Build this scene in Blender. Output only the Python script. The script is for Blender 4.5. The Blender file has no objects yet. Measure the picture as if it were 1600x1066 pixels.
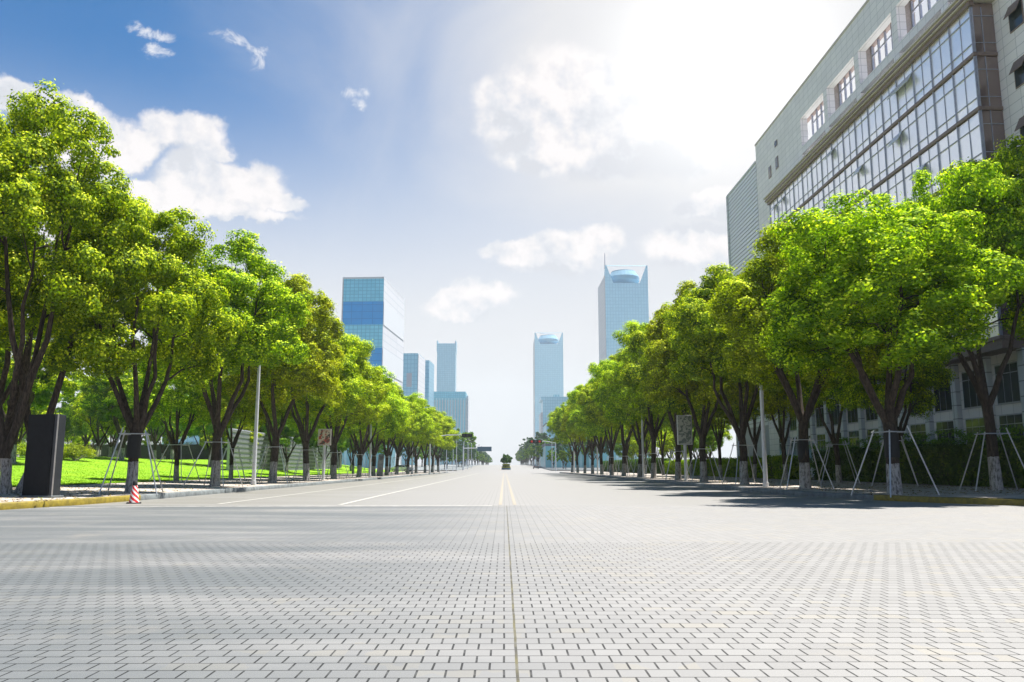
import bpy, math, random
import numpy as np
from mathutils import Vector, Matrix
C = bpy.context.scene
COL = C.collection
R = math.radians
# ------------------------------------------------------------------ camera
cam_d = bpy.data.cameras.new('camera'); cam = bpy.data.objects.new('camera', cam_d); COL.objects.link(cam)
cam_d.sensor_width = 36; cam_d.lens = 36 * 1270 / 1600; cam_d.clip_start = .05; cam_d.clip_end = 9000
cam.location = (0, 0, 1.25); cam.rotation_euler = (R(90 + 8.84), 0, -0.0094)
C.camera = cam
C.render.resolution_x = 1024; C.render.resolution_y = 682
# ------------------------------------------------------------------ light and exposure
SUN_EL, SUN_AZ = 69.0, 60.0          # azimuth clockwise from the street's direction (+Y)
EXPOSURE = 1.5
SUN_STRENGTH = 5.0
SKY = 0.050
HAZE = 0.00016
C.view_settings.view_transform = 'Standard'; C.view_settings.look = 'None'
C.view_settings.exposure = EXPOSURE; C.view_settings.gamma = 1
sd = bpy.data.lights.new('sun', 'SUN'); sd.energy = SUN_STRENGTH; sd.angle = R(.55); sd.color = (1, .955, .88)
so = bpy.data.objects.new('sun', sd); COL.objects.link(so)
sun_dir = Vector((math.sin(R(SUN_AZ)) * math.cos(R(SUN_EL)), math.cos(R(SUN_AZ)) * math.cos(R(SUN_EL)), math.sin(R(SUN_EL))))
so.rotation_euler = (-sun_dir).to_track_quat('-Z', 'Y').to_euler()
so.location = sun_dir * 80

def azel(px, py):
    f = 1270; th = R(8.84); yaw = -0.0094
    a = (px - 800) / f; b = (533 - py) / f
    fw = math.cos(th) - b * math.sin(th); up = math.sin(th) + b * math.cos(th)
    c, s = math.cos(yaw), math.sin(yaw)
    x, y, z = a * c - fw * s, a * s + fw * c, up
    return math.atan2(x, y), math.atan2(z, math.hypot(x, y)), (x, y, z)

class NT:
    def __init__(s, nt): s.nt = nt
    def n(s, t, ins=None, **kw):
        nd = s.nt.nodes.new(t)
        for k, v in kw.items(): setattr(nd, k, v)
        for k, v in (ins or {}).items():
            sk = nd.inputs[k]
            if hasattr(v, 'bl_idname') and hasattr(v, 'is_output'): s.nt.links.new(v, sk)
            else: sk.default_value = v
        return nd
    def m(s, op, a, b=0.0, c=0.0, clamp=False):
        nd = s.n('ShaderNodeMath', {0: a, 1: b, 2: c}, operation=op); nd.use_clamp = clamp
        return nd.outputs[0]
    def mix(s, f, a, b, bt='MIX'):
        nd = s.nt.nodes.new('ShaderNodeMix'); nd.data_type = 'RGBA'; nd.blend_type = bt
        for i, v in ((0, f), (6, a), (7, b)):
            if hasattr(v, 'is_output'): s.nt.links.new(v, nd.inputs[i])
            else: nd.inputs[i].default_value = v if i == 0 else (tuple(v) + (1,) if len(v) == 3 else v)
        return nd.outputs[2]
    def sm(s, v, a, b, lo=0.0, hi=1.0):
        nd = s.n('ShaderNodeMapRange', {0: v, 1: a, 2: b, 3: lo, 4: hi}, interpolation_type='SMOOTHSTEP')
        return nd.outputs[0]

W = bpy.data.worlds.new('World'); C.world = W; W.use_nodes = True
W.node_tree.nodes.clear(); w = NT(W.node_tree)
sky = w.n('ShaderNodeTexSky', sky_type='NISHITA'); sky.sun_disc = False
sky.sun_elevation = R(SUN_EL); sky.sun_rotation = R(SUN_AZ); sky.air_density = 1.0; sky.dust_density = .6; sky.ozone_density = 2.0
tc = w.n('ShaderNodeTexCoord').outputs['Generated']
sx = w.n('ShaderNodeSeparateXYZ', {0: tc})
az = w.m('ARCTAN2', sx.outputs[0], sx.outputs[1]); el = w.m('ARCSINE', sx.outputs[2])
pv = w.n('ShaderNodeCombineXYZ', {0: az, 1: el, 2: 0.0}).outputs[0]
warp = w.n('ShaderNodeTexNoise', {'Vector': tc, 'Scale': 8.0, 'Detail': 9.0, 'Roughness': .60}, noise_dimensions='3D')
wv = w.n('ShaderNodeVectorMath', {0: warp.outputs['Color'], 1: (.5, .5, .5)}, operation='SUBTRACT').outputs[0]
wv = w.n('ShaderNodeVectorMath', {0: wv, 3: .11}, operation='SCALE').outputs[0]
pw = w.n('ShaderNodeVectorMath', {0: pv, 1: wv}, operation='ADD').outputs[0]
# cumulus cells: (px, py, rx, ry) of the photograph turned into azimuth / elevation on the sky
BL = [(30, 172, 60, 22), (95, 180, 50, 20), (140, 222, 60, 34), (214, 232, 26, 20), (288, 212, 46, 28), (318, 228, 34, 12), (255, 305, 50, 24), (330, 285, 56, 36), (395, 292, 52, 30), (445, 308, 36, 14), (320, 320, 110, 10), (205, 296, 34, 14),
      (810, 175, 55, 48), (850, 215, 70, 50), (910, 150, 80, 50), (960, 200, 90, 70), (1060, 190, 110, 70), (1000, 120, 100, 36), (1150, 150, 130, 70),
      (870, 405, 70, 30), (920, 395, 45, 22), (740, 470, 60, 22), (700, 462, 34, 14), (820, 395, 45, 16), (1080, 395, 60, 26), (1130, 330, 60, 24),
      (1350, 420, 140, 40), (-160, 330, 200, 60), (-420, 200, 180, 70), (1900, 380, 260, 60), (2400, 180, 240, 80), (-700, 420, 200, 50)]
WI = [(232, 52, 34, 11), (242, 77, 24, 12), (362, 62, 28, 12), (392, 86, 20, 20), (552, 148, 26, 12), (560, 162, 16, 10)]
def field(src, blobs):
    out = None
    for (px, py, rx, ry) in blobs:
        a, e, _ = azel(px, py); k = 1 / math.cos(e)
        d = w.n('ShaderNodeVectorMath', {0: src, 1: (a, e, 0)}, operation='SUBTRACT').outputs[0]
        d = w.n('ShaderNodeVectorMath', {0: d, 1: (1270 / (rx * k * 1.05), 1270 / ry, 0)}, operation='MULTIPLY').outputs[0]
        d = w.n('ShaderNodeVectorMath', {0: d}, operation='LENGTH').outputs['Value']
        v = w.m('SUBTRACT', 1.25, d)
        out = v if out is None else w.m('SMOOTH_MAX', out, v, .18)
    return out
fb = field(pw, BL)
cm = w.sm(fb, -.14, .30)
pw2 = w.n('ShaderNodeVectorMath', {0: pv, 1: w.n('ShaderNodeVectorMath', {0: wv, 3: .30}, operation='SCALE').outputs[0]}, operation='ADD').outputs[0]
wn = w.n('ShaderNodeTexNoise', {'Vector': tc, 'Scale': 34.0, 'Detail': 9.0, 'Roughness': .68, 'Distortion': .8}).outputs[0]
wm = w.m('MULTIPLY', w.sm(w.m('ADD', w.m('MULTIPLY', w.m('MINIMUM', field(pw2, WI), .9), .8), w.m('MULTIPLY', w.m('SUBTRACT', wn, .5), 3.2)), .35, 1.1), .85)
# belly of each cloud, and a relief of the billows towards the sun side
puf = w.n('ShaderNodeVectorMath', {0: pw, 1: (0.012, .03, 0)}, operation='ADD').outputs[0]
fb2 = field(puf, BL)
belly = w.sm(w.m('SUBTRACT', fb2, fb), -.1, .7)
def fbm(v, sc): return w.n('ShaderNodeTexNoise', {'Vector': v, 'Scale': sc, 'Detail': 8.0, 'Roughness': .55}).outputs[0]
toff = w.n('ShaderNodeVectorMath', {0: tc, 1: (.010, 0, .014)}, operation='ADD').outputs[0]
rel = w.m('SUBTRACT', fbm(tc, 15.0), fbm(toff, 15.0))
rel2 = w.m('SUBTRACT', fbm(tc, 42.0), fbm(w.n('ShaderNodeVectorMath', {0: tc, 1: (.004, 0, .005)}, operation='ADD').outputs[0], 42.0))
bright = w.m('ADD', w.m('MULTIPLY', belly, -.055), w.m('ADD', w.m('MULTIPLY', rel, .42), w.m('MULTIPLY', rel2, .10)))
bright = w.m('MAXIMUM', w.m('MINIMUM', w.m('ADD', bright, .315), .345), .262)
ccol = w.mix(w.sm(bright, .27, .34), (.94, .96, 1.03), (1.0, .955, .955))
ccol = w.mix(1.0, ccol, w.n('ShaderNodeCombineColor', {0: bright, 1: bright, 2: bright}).outputs[0], 'MULTIPLY')
thin = w.n('ShaderNodeTexNoise', {'Vector': tc, 'Scale': 3.2, 'Detail': 8.0, 'Roughness': .55, 'Distortion': .6}).outputs[0]
_, _, gd = azel(1130, 90)
gl = Vector(gd).normalized()
dp = w.n('ShaderNodeVectorMath', {0: tc, 1: tuple(gl)}, operation='DOT_PRODUCT').outputs['Value']
ang = w.m('ARCCOSINE', dp)
veil = w.m('POWER', w.m('DIVIDE', w.m('SUBTRACT', .69, ang), .54, clamp=True), 2.0)             # thin bright veil of high cloud
veil = w.m('ADD', veil, w.m('MULTIPLY', w.m('MULTIPLY', w.sm(thin, .42, .70), .26), w.sm(ang, .78, .45)), clamp=True)
veil = w.m('SUBTRACT', 1.0, w.m('MULTIPLY', w.m('SUBTRACT', 1.0, veil), w.sm(el, .47, .15, 1.0, .03)))
skyc = w.mix(1.0, sky.outputs[0], (SKY, SKY, SKY), 'MULTIPLY')
skyc = w.mix(1.0, skyc, (.0, .50, .86), 'MULTIPLY')
base = w.mix(veil, skyc, (.278, .277, .286))
base = w.mix(wm, base, (.32, .32, .33))
base = w.mix(cm, base, ccol)
core = w.m('POWER', w.sm(ang, .24, .0), 1.6)
base = w.mix(core, base, (.46, .45, .44))
bg = w.n('ShaderNodeBackground', {0: base, 1: 1.0})
wo = w.n('ShaderNodeOutputWorld', {0: bg.outputs[0]})

# ------------------------------------------------------------------ helpers
def tag(o, label=None, cat=None, group=None, kind=None):
    if label: o['label'] = label
    if cat: o['category'] = cat
    if group: o['group'] = group
    if kind: o['kind'] = kind
    return o
def empty(name, loc, rz=0, **kw):
    o = bpy.data.objects.new(name, None); COL.objects.link(o); o.location = loc; o.rotation_euler = (0, 0, rz)
    o.empty_display_size = .2
    return tag(o, **kw)
def npmesh(name, V, F, mat, parent=None, smooth=False, link=True):
    V = np.asarray(V, dtype=np.float32); F = np.asarray(F, dtype=np.int32)
    me = bpy.data.meshes.new(name); k = F.shape[1]
    me.vertices.add(len(V)); me.vertices.foreach_set('co', V.ravel())
    me.loops.add(F.size); me.loops.foreach_set('vertex_index', F.ravel())
    me.polygons.add(len(F)); me.polygons.foreach_set('loop_start', np.arange(0, F.size, k, dtype=np.int32))
    me.update(calc_edges=True); me.validate()
    if smooth: me.polygons.foreach_set('use_smooth', np.ones(len(F), dtype=bool))
    me.materials.append(mat)
    if not link: return me
    o = bpy.data.objects.new(name, me); COL.objects.link(o); o.parent = parent
    return o
class MB:
    """collects quads / tris, written as one mesh"""
    def __init__(s): s.V = []; s.F = []
    def add(s, vs, fs):
        b = len(s.V); s.V += [tuple(v) for v in vs]; s.F += [tuple(i + b for i in f) for f in fs]
    def box(s, x0, x1, y0, y1, z0, z1, M=None):
        vs = [Vector((x, y, z)) for x in (x0, x1) for y in (y0, y1) for z in (z0, z1)]
        if M: vs = [M @ v for v in vs]
        s.add(vs, [(0, 1, 3, 2), (4, 6, 7, 5), (0, 4, 5, 1), (2, 3, 7, 6), (0, 2, 6, 4), (1, 5, 7, 3)])
    def quad(s, a, b, c, d): s.add([a, b, c, d], [(0, 1, 2, 3)])
    def tube(s, pts, rad, n=8, cap=True):
        pts = [Vector(p) for p in pts]; rings = []; up = None
        for i, p in enumerate(pts):
            d = (pts[min(i + 1, len(pts) - 1)] - pts[max(i - 1, 0)]).normalized()
            if up is None:
                up = Vector((1, 0, 0)) if abs(d.x) < .8 else Vector((0, 1, 0))
            u = (up - d * up.dot(d)).normalized(); up = u; v = d.cross(u)
            r = rad[i] if hasattr(rad, '__len__') else rad
            rings.append([p + (u * math.cos(2 * math.pi * k / n) + v * math.sin(2 * math.pi * k / n)) * r for k in range(n)])
        vs = [q for r_ in rings for q in r_]; fs = []
        for i in range(len(pts) - 1):
            for k in range(n):
                fs.append((i * n + k, i * n + (k + 1) % n, (i + 1) * n + (k + 1) % n, (i + 1) * n + k))
        if cap:
            fs.append(tuple(range(n))[::-1]); fs.append(tuple((len(pts) - 1) * n + k for k in range(n)))
        s.add(vs, fs)
    def lathe(s, prof, n=16, c=(0, 0)):
        vs = [(c[0] + r * math.cos(2 * math.pi * k / n), c[1] + r * math.sin(2 * math.pi * k / n), z) for r, z in prof for k in range(n)]
        fs = [(i * n + k, i * n + (k + 1) % n, (i + 1) * n + (k + 1) % n, (i + 1) * n + k) for i in range(len(prof) - 1) for k in range(n)]
        fs.append(tuple(range(n))[::-1]); fs.append(tuple((len(prof) - 1) * n + k for k in range(n)))
        s.add(vs, fs)
    def build(s, name, mat, parent=None, smooth=False, org=None, bevel=0):
        me = bpy.data.meshes.new(name)
        V = s.V if org is None else [(v[0] - org[0], v[1] - org[1], v[2] - org[2]) for v in s.V]
        me.from_pydata([tuple(v) for v in V], [], s.F); me.update()
        if smooth:
            me.polygons.foreach_set('use_smooth', [True] * len(me.polygons))
            try: me.set_sharp_from_angle(angle=R(40))
            except Exception: pass
        me.materials.append(mat)
        o = bpy.data.objects.new(name, me); COL.objects.link(o); o.parent = parent
        if bevel:
            b = o.modifiers.new('bevel', 'BEVEL'); b.width = bevel; b.segments = 2; b.limit_method = 'ANGLE'
        return o
def copy_tree(o, parent=None):
    c = o.copy(); COL.objects.link(c); c.parent = parent
    for ch in o.children: copy_tree(ch, c)
    return c
ORD = 'nearest second third fourth fifth sixth seventh eighth ninth tenth eleventh twelfth thirteenth fourteenth fifteenth sixteenth seventeenth eighteenth nineteenth twentieth'.split()
for tens, t10 in (('twenty', 'thirtieth'), ('thirty', 'fortieth'), ('forty', 'fiftieth'), ('fifty', 'sixtieth'), ('sixty', 'seventieth'), ('seventy', 'eightieth')):
    ORD += [tens + '-' + a for a in 'first second third fourth fifth sixth seventh eighth ninth'.split()] + [t10]
def ordn(i, first='first'): return first if i == 0 else ORD[i]

# ------------------------------------------------------------------ materials
def mat(name):
    m = bpy.data.materials.new(name); m.use_nodes = True; m.node_tree.nodes.clear()
    return m, NT(m.node_tree)
def out(t, sh): t.n('ShaderNodeOutputMaterial', {0: sh})
def pbr(t, col, rough=.6, metal=0.0, bump=None, bs=.3, dist=.01, spec=.5):
    ins = {'Base Color': col if hasattr(col, 'is_output') else tuple(col) + (1,), 'Roughness': rough, 'Metallic': metal, 'Specular IOR Level': spec}
    p = t.n('ShaderNodeBsdfPrincipled', ins)
    if bump is not None:
        b = t.n('ShaderNodeBump', {'Height': bump, 'Strength': bs, 'Distance': dist}); t.nt.links.new(b.outputs[0], p.inputs['Normal'])
    return p.outputs[0]
def simple(name, col, rough=.6, metal=0.0, var=.12, sc=6.0, spec=.5):
    m, t = mat(name)
    tc = t.n('ShaderNodeTexCoord').outputs['Object']
    nz = t.n('ShaderNodeTexNoise', {'Vector': tc, 'Scale': sc, 'Detail': 6.0, 'Roughness': .65}).outputs[0]
    c = t.mix(t.sm(nz, .3, .7), tuple(v * (1 - var) for v in col), tuple(min(1, v * (1 + var)) for v in col))
    out(t, pbr(t, c, rough, metal, nz, .12, .01, spec)); return m

def paver_mat():
    m, t = mat('concrete_pavers')
    tc = t.n('ShaderNodeTexCoord').outputs['Object']
    s = t.n('ShaderNodeSeparateXYZ', {0: tc}); X, Y = s.outputs[0], s.outputs[1]
    # slight hand-laid wobble
    wob = t.n('ShaderNodeTexNoise', {'Vector': tc, 'Scale': 2.3, 'Detail': 2.0}).outputs['Color']
    wob = t.n('ShaderNodeVectorMath', {0: wob, 1: (.5, .5, .5)}, operation='SUBTRACT').outputs[0]
    wob = t.n('ShaderNodeVectorMath', {0: wob, 3: .010}, operation='SCALE').outputs[0]
    p = t.n('ShaderNodeVectorMath', {0: tc, 1: wob}, operation='ADD').outputs[0]
    right = t.m('GREATER_THAN', X, .08)
    sh = t.n('ShaderNodeCombineXYZ', {0: t.m('MULTIPLY', right, -.165), 1: 0.0, 2: 0.0}).outputs[0]
    p = t.n('ShaderNodeVectorMath', {0: p, 1: sh}, operation='ADD').outputs[0]
    def brick(vec, off, bw, rh, mort, freq=2):
        nd = t.n('ShaderNodeTexBrick', {'Vector': vec, 'Color1': (0, 0, 0, 1), 'Color2': (1, 1, 1, 1), 'Mortar': (.5, .5, .5, 1), 'Scale': 1.0,
                 'Mortar Size': mort, 'Mortar Smooth': .25, 'Bias': 0.0, 'Brick Width': bw, 'Row Height': rh})
        nd.offset = off; nd.offset_frequency = freq; return nd
    b1 = brick(p, .5, .1795, .1905, .0078)
    cr = t.n('ShaderNodeTexNoise', {'Vector': tc, 'Scale': 5.0, 'Detail': 3.0}).outputs[0]
    far = t.m('GREATER_THAN', Y, 14.06)
    b2 = brick(p, 0.0, .1795, .1905, .003)
    brk = t.mix(far, b1.outputs['Color'], b2.outputs['Color'])
    mo = t.m('MULTIPLY', t.m('ADD', b1.outputs['Fac'], t.m('MULTIPLY', far, t.m('SUBTRACT', b2.outputs['Fac'], b1.outputs['Fac']))), 1.0)
    # some open joints wide and black, others closed by dust
    big = t.n('ShaderNodeTexNoise', {'Vector': tc, 'Scale': 1.4, 'Detail': 5.0, 'Roughness': .7}).outputs[0]
    row = t.n('ShaderNodeTexNoise', {'Vector': t.n('ShaderNodeVectorMath', {0: tc, 1: (1.0, 5.25, 1.0)}, operation='MULTIPLY').outputs[0], 'Scale': 1.1, 'Detail': 3.0, 'Roughness': .7}).outputs[0]
    jd = t.sm(row, .34, .56, .72, 1.0)
    mo = t.m('MULTIPLY', mo, jd)
    sep = t.n('ShaderNodeSeparateColor', {0: brk}).outputs[0]
    c = t.mix(sep, (.178, .173, .169), (.204, .199, .194))
    tone = t.n('ShaderNodeTexWhiteNoise', {'Vector': t.n('ShaderNodeVectorMath', {0: p, 1: (.1795 * 3, .1905, 1.0)}, operation='SNAP').outputs[0]}).outputs['Value']
    c = t.mix(t.sm(tone, .86, .93, 0, .35), c, (.245, .22, .17))
    grit = t.n('ShaderNodeTexNoise', {'Vector': tc, 'Scale': 190.0, 'Detail': 3.0, 'Roughness': .7}).outputs[0]
    c = t.mix(t.sm(grit, .52, .70, 0, .35), c, (.20, .20, .20))
    grit2 = t.n('ShaderNodeTexNoise', {'Vector': tc, 'Scale': 60.0, 'Detail': 2.0}).outputs[0]
    c = t.mix(t.sm(grit2, .55, .75, 0, .25), c, (.29, .285, .28))
    # grime in long streaks, plus the frame's left-side darkening painted into the colour
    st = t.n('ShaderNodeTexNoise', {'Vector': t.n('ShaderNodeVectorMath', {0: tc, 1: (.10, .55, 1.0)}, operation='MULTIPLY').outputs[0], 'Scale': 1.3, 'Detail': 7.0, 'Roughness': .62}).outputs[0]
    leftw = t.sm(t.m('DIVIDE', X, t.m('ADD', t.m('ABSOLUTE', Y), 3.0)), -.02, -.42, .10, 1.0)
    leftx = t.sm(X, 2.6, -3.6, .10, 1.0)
    grime_shade = t.m('MULTIPLY', t.sm(st, .24, .60, .25, 1.0), leftx)
    c = t.mix(t.m('MULTIPLY', grime_shade, .84), c, (.062, .072, .078))
    pt = t.n('ShaderNodeTexNoise', {'Vector': tc, 'Scale': .55, 'Detail': 6.0, 'Roughness': .65}).outputs[0]
    c = t.mix(t.sm(pt, .56, .74, 0, .22), c, (.27, .24, .20))
    seam = t.m('LESS_THAN', t.m('ABSOLUTE', t.m('SUBTRACT', t.n('ShaderNodeSeparateXYZ', {0: p}).outputs[0], t.m('ADD', t.m('MULTIPLY', right, -.165), .082))), .0095)
    c = t.mix(mo, c, (.005, .005, .005))
    moss = t.mix(t.sm(big, .4, .62), (.03, .027, .02), (.085, .075, .03))
    c = t.mix(t.m('MULTIPLY', seam, t.sm(cr, .3, .5, .6, 1.0)), c, moss)
    jj = t.m('MAXIMUM', mo, seam)
    h = t.m('SUBTRACT', t.m('MULTIPLY', grit, .12), jj)
    h = t.m('ADD', h, t.m('MULTIPLY', sep, .10))
    ro = t.m('ADD', .50, t.m('MULTIPLY', grit, .25))
    out(t, pbr(t, c, ro, 0.0, h, .55, .006, .45)); return m
def road_mat():
    m, t = mat('road_concrete')
    tc = t.n('ShaderNodeTexCoord').outputs['Object']
    a = t.n('ShaderNodeVectorMath', {0: tc, 1: (.10, .45, 1.0)}, operation='MULTIPLY').outputs[0]
    n1 = t.n('ShaderNodeTexNoise', {'Vector': a, 'Scale': 1.0, 'Detail': 8.0, 'Roughness': .7}).outputs[0]
    n2 = t.n('ShaderNodeTexNoise', {'Vector': tc, 'Scale': 30.0, 'Detail': 3.0}).outputs[0]
    X = t.n('ShaderNodeSeparateXYZ', {0: tc}).outputs[0]
    b = t.n('ShaderNodeTexBrick', {'Vector': tc, 'Color1': (0, 0, 0, 1), 'Color2': (1, 1, 1, 1), 'Mortar': (.5, .5, .5, 1), 'Scale': 1.0, 'Mortar Size': .006, 'Brick Width': .1795, 'Row Height': .1905})
    b.offset = 0
    c = t.mix(n1, (.180, .174, .168), (.210, .204, .197))
    c = t.mix(t.m('MULTIPLY', b.outputs['Fac'], .7), c, (.05, .05, .05))
    g = t.m('MULTIPLY', t.sm(n1, .30, .60), t.sm(X, 0.0, -13.5, .12, .75))  # patchy tone, with the frame's darkening towards the left painted into the road
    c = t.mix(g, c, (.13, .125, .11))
    c = t.mix(t.sm(n2, .5, .8, 0, .2), c, (.25, .25, .25))
    out(t, pbr(t, c, .55, 0, n2, .3, .004, .45)); return m
def leaf_mat(name, dark, mid, tip, tr=.36):
    m, t = mat(name)
    g = t.n('ShaderNodeNewGeometry'); rnd = g.outputs['Random Per Island']
    tc = t.n('ShaderNodeTexCoord').outputs['Object']
    n = t.n('ShaderNodeTexNoise', {'Vector': tc, 'Scale': 1.1, 'Detail': 2.0}).outputs[0]
    oi = t.n('ShaderNodeObjectInfo').outputs['Random']
    n9 = t.n('ShaderNodeTexNoise', {'Vector': tc, 'Scale': 2.6, 'Detail': 2.0}).outputs[0]
    v = t.m('ADD', t.m('MULTIPLY', rnd, .38), t.m('ADD', t.m('MULTIPLY', t.sm(n, .34, .66), .30), t.m('MULTIPLY', t.sm(n9, .32, .68), .32)))
    c = t.mix(t.sm(v, .15, .6), dark, mid)
    c = t.mix(t.sm(v, .55, .95), c, tip)
    hs = t.n('ShaderNodeHueSaturation', {'Hue': t.m('ADD', .488, t.m('MULTIPLY', oi, .022)), 'Saturation': 1.0, 'Value': t.m('ADD', .85, t.m('MULTIPLY', oi, .3)), 'Color': c}).outputs[0]
    d = t.n('ShaderNodeBsdfDiffuse', {0: hs}).outputs[0]
    tcol = t.mix(1.0, hs, (1.25, 1.3, .55), 'MULTIPLY')
    tl = t.n('ShaderNodeBsdfTranslucent', {0: tcol}).outputs[0]
    gs = t.n('ShaderNodeBsdfGlossy', {0: (.9, .95, .8, 1), 'Roughness': .6}).outputs[0]
    s = t.n('ShaderNodeMixShader', {0: tr, 1: d, 2: tl}).outputs[0]
    s = t.n('ShaderNodeMixShader', {0: .012, 1: s, 2: gs}).outputs[0]
    out(t, s); return m
def bark_mat():
    m, t = mat('bark_with_whitewashed_foot')
    tc = t.n('ShaderNodeTexCoord').outputs['Object']
    a = t.n('ShaderNodeVectorMath', {0: tc, 1: (7, 7, 1.6)}, operation='MULTIPLY').outputs[0]
    n = t.n('ShaderNodeTexNoise', {'Vector': a, 'Scale': 2.2, 'Detail': 6.0, 'Roughness': .7}).outputs[0]
    n2 = t.n('ShaderNodeTexNoise', {'Vector': tc, 'Scale': 9.0, 'Detail': 5.0}).outputs[0]
    Z = t.n('ShaderNodeSeparateXYZ', {0: tc}).outputs[2]
    c = t.mix(t.sm(n, .35, .7), (.022, .017, .013), (.085, .065, .048))
    wz = t.m('LESS_THAN', t.m('ADD', Z, t.m('MULTIPLY', n2, .10)), 1.38)
    ww = t.mix(t.sm(n, .36, .56), (.10, .09, .08), (.36, .35, .33))
    c = t.mix(t.m('MULTIPLY', wz, t.sm(n2, .28, .42, .35, 1.0)), c, ww)
    out(t, pbr(t, c, .9, 0, n, .9, .03, .2)); return m
def grass_mat():
    m, t = mat('mown_grass')
    tc = t.n('ShaderNodeTexCoord').outputs['Object']
    n = t.n('ShaderNodeTexNoise', {'Vector': tc, 'Scale': .5, 'Detail': 8.0, 'Roughness': .7}).outputs[0]
    n2 = t.n('ShaderNodeTexNoise', {'Vector': tc, 'Scale': 30.0, 'Detail': 4.0}).outputs[0]
    c = t.mix(t.sm(n, .3, .7), (.13, .27, .010), (.23, .40, .015))
    c = t.mix(t.sm(n2, .35, .75, 0, .5), c, (.05, .11, .01))
    out(t, pbr(t, c, .9, 0, n2, .9, .05, .1)); return m
def walk_mat():
    m, t = mat('sidewalk_slabs')
    tc = t.n('ShaderNodeTexCoord').outputs['Object']
    b = t.n('ShaderNodeTexBrick', {'Vector': tc, 'Color1': (.33, .29, .26, 1), 'Color2': (.41, .37, .335, 1), 'Mortar': (.12, .10, .085, 1), 'Scale': 1.0, 'Mortar Size': .012, 'Brick Width': .5, 'Row Height': .5})
    b.offset = 0
    n = t.n('ShaderNodeTexNoise', {'Vector': tc, 'Scale': .9, 'Detail': 8.0, 'Roughness': .7}).outputs[0]
    c = t.mix(t.sm(n, .42, .68, 0, .6), b.outputs['Color'], (.19, .155, .12))
    out(t, pbr(t, c, .8, 0, n, .3, .01, .3)); return m
def facade_mat(name, c1, c2, mort, bw, rh, ms, rough=.5, axis='YZ', metal=0.0, spec=.5):
    m, t = mat(name)
    tc = t.n('ShaderNodeTexCoord').outputs['Object']; s = t.n('ShaderNodeSeparateXYZ', {0: tc})
    nrm = t.n('ShaderNodeNewGeometry').outputs['True Normal']
    nn = t.n('ShaderNodeVectorTransform', {0: nrm}, vector_type='NORMAL', convert_from='WORLD', convert_to='OBJECT').outputs[0]
    nx = t.m('GREATER_THAN', t.m('ABSOLUTE', t.n('ShaderNodeSeparateXYZ', {0: nn}).outputs[0]), .5)
    u = t.m('ADD', t.m('MULTIPLY', nx, s.outputs[1]), t.m('MULTIPLY', t.m('SUBTRACT', 1.0, nx), s.outputs[0]))
    v = t.n('ShaderNodeCombineXYZ', {0: u, 1: s.outputs[2], 2: 0.0}).outputs[0]
    b = t.n('ShaderNodeTexBrick', {'Vector': v, 'Color1': c1 + (1,), 'Color2': c2 + (1,), 'Mortar': mort + (1,), 'Scale': 1.0, 'Mortar Size': ms, 'Brick Width': bw, 'Row Height': rh})
    b.offset = 0
    n = t.n('ShaderNodeTexNoise', {'Vector': tc, 'Scale': .25, 'Detail': 7.0, 'Roughness': .65}).outputs[0]
    c = t.mix(t.sm(n, .3, .75, 0, .22), b.outputs['Color'], tuple(x * .7 for x in c1))
    out(t, pbr(t, c, rough, metal, t.m('MULTIPLY', b.outputs['Fac'], -1.0), .4, .02, spec)); return m
def glass_mat(name, col, rough=.08, metal=.75, var=.12):
    m, t = mat(name)
    oi = t.n('ShaderNodeObjectInfo').outputs['Random']
    tc = t.n('ShaderNodeTexCoord').outputs['Object']
    n = t.n('ShaderNodeTexNoise', {'Vector': tc, 'Scale': .5, 'Detail': 3.0}).outputs[0]
    c = t.mix(oi, tuple(x * (1 - var) for x in col), tuple(min(1, x * (1 + var)) for x in col))
    out(t, pbr(t, c, rough, metal, n, .05, .02, .6)); return m
def cone_mat():
    m, t = mat('red_and_white_cone_sleeve')
    tc = t.n('ShaderNodeTexCoord').outputs['Object']; s = t.n('ShaderNodeSeparateXYZ', {0: tc})
    a = t.m('ARCTAN2', s.outputs[1], s.outputs[0])
    ph = t.m('FRACT', t.m('ADD', t.m('MULTIPLY', a, 4 / (2 * math.pi)), t.m('MULTIPLY', s.outputs[2], 5.6)))
    c = t.mix(t.m('GREATER_THAN', ph, .45), (.72, .70, .66), (.62, .018, .02))
    out(t, pbr(t, c, .45)); return m

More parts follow.
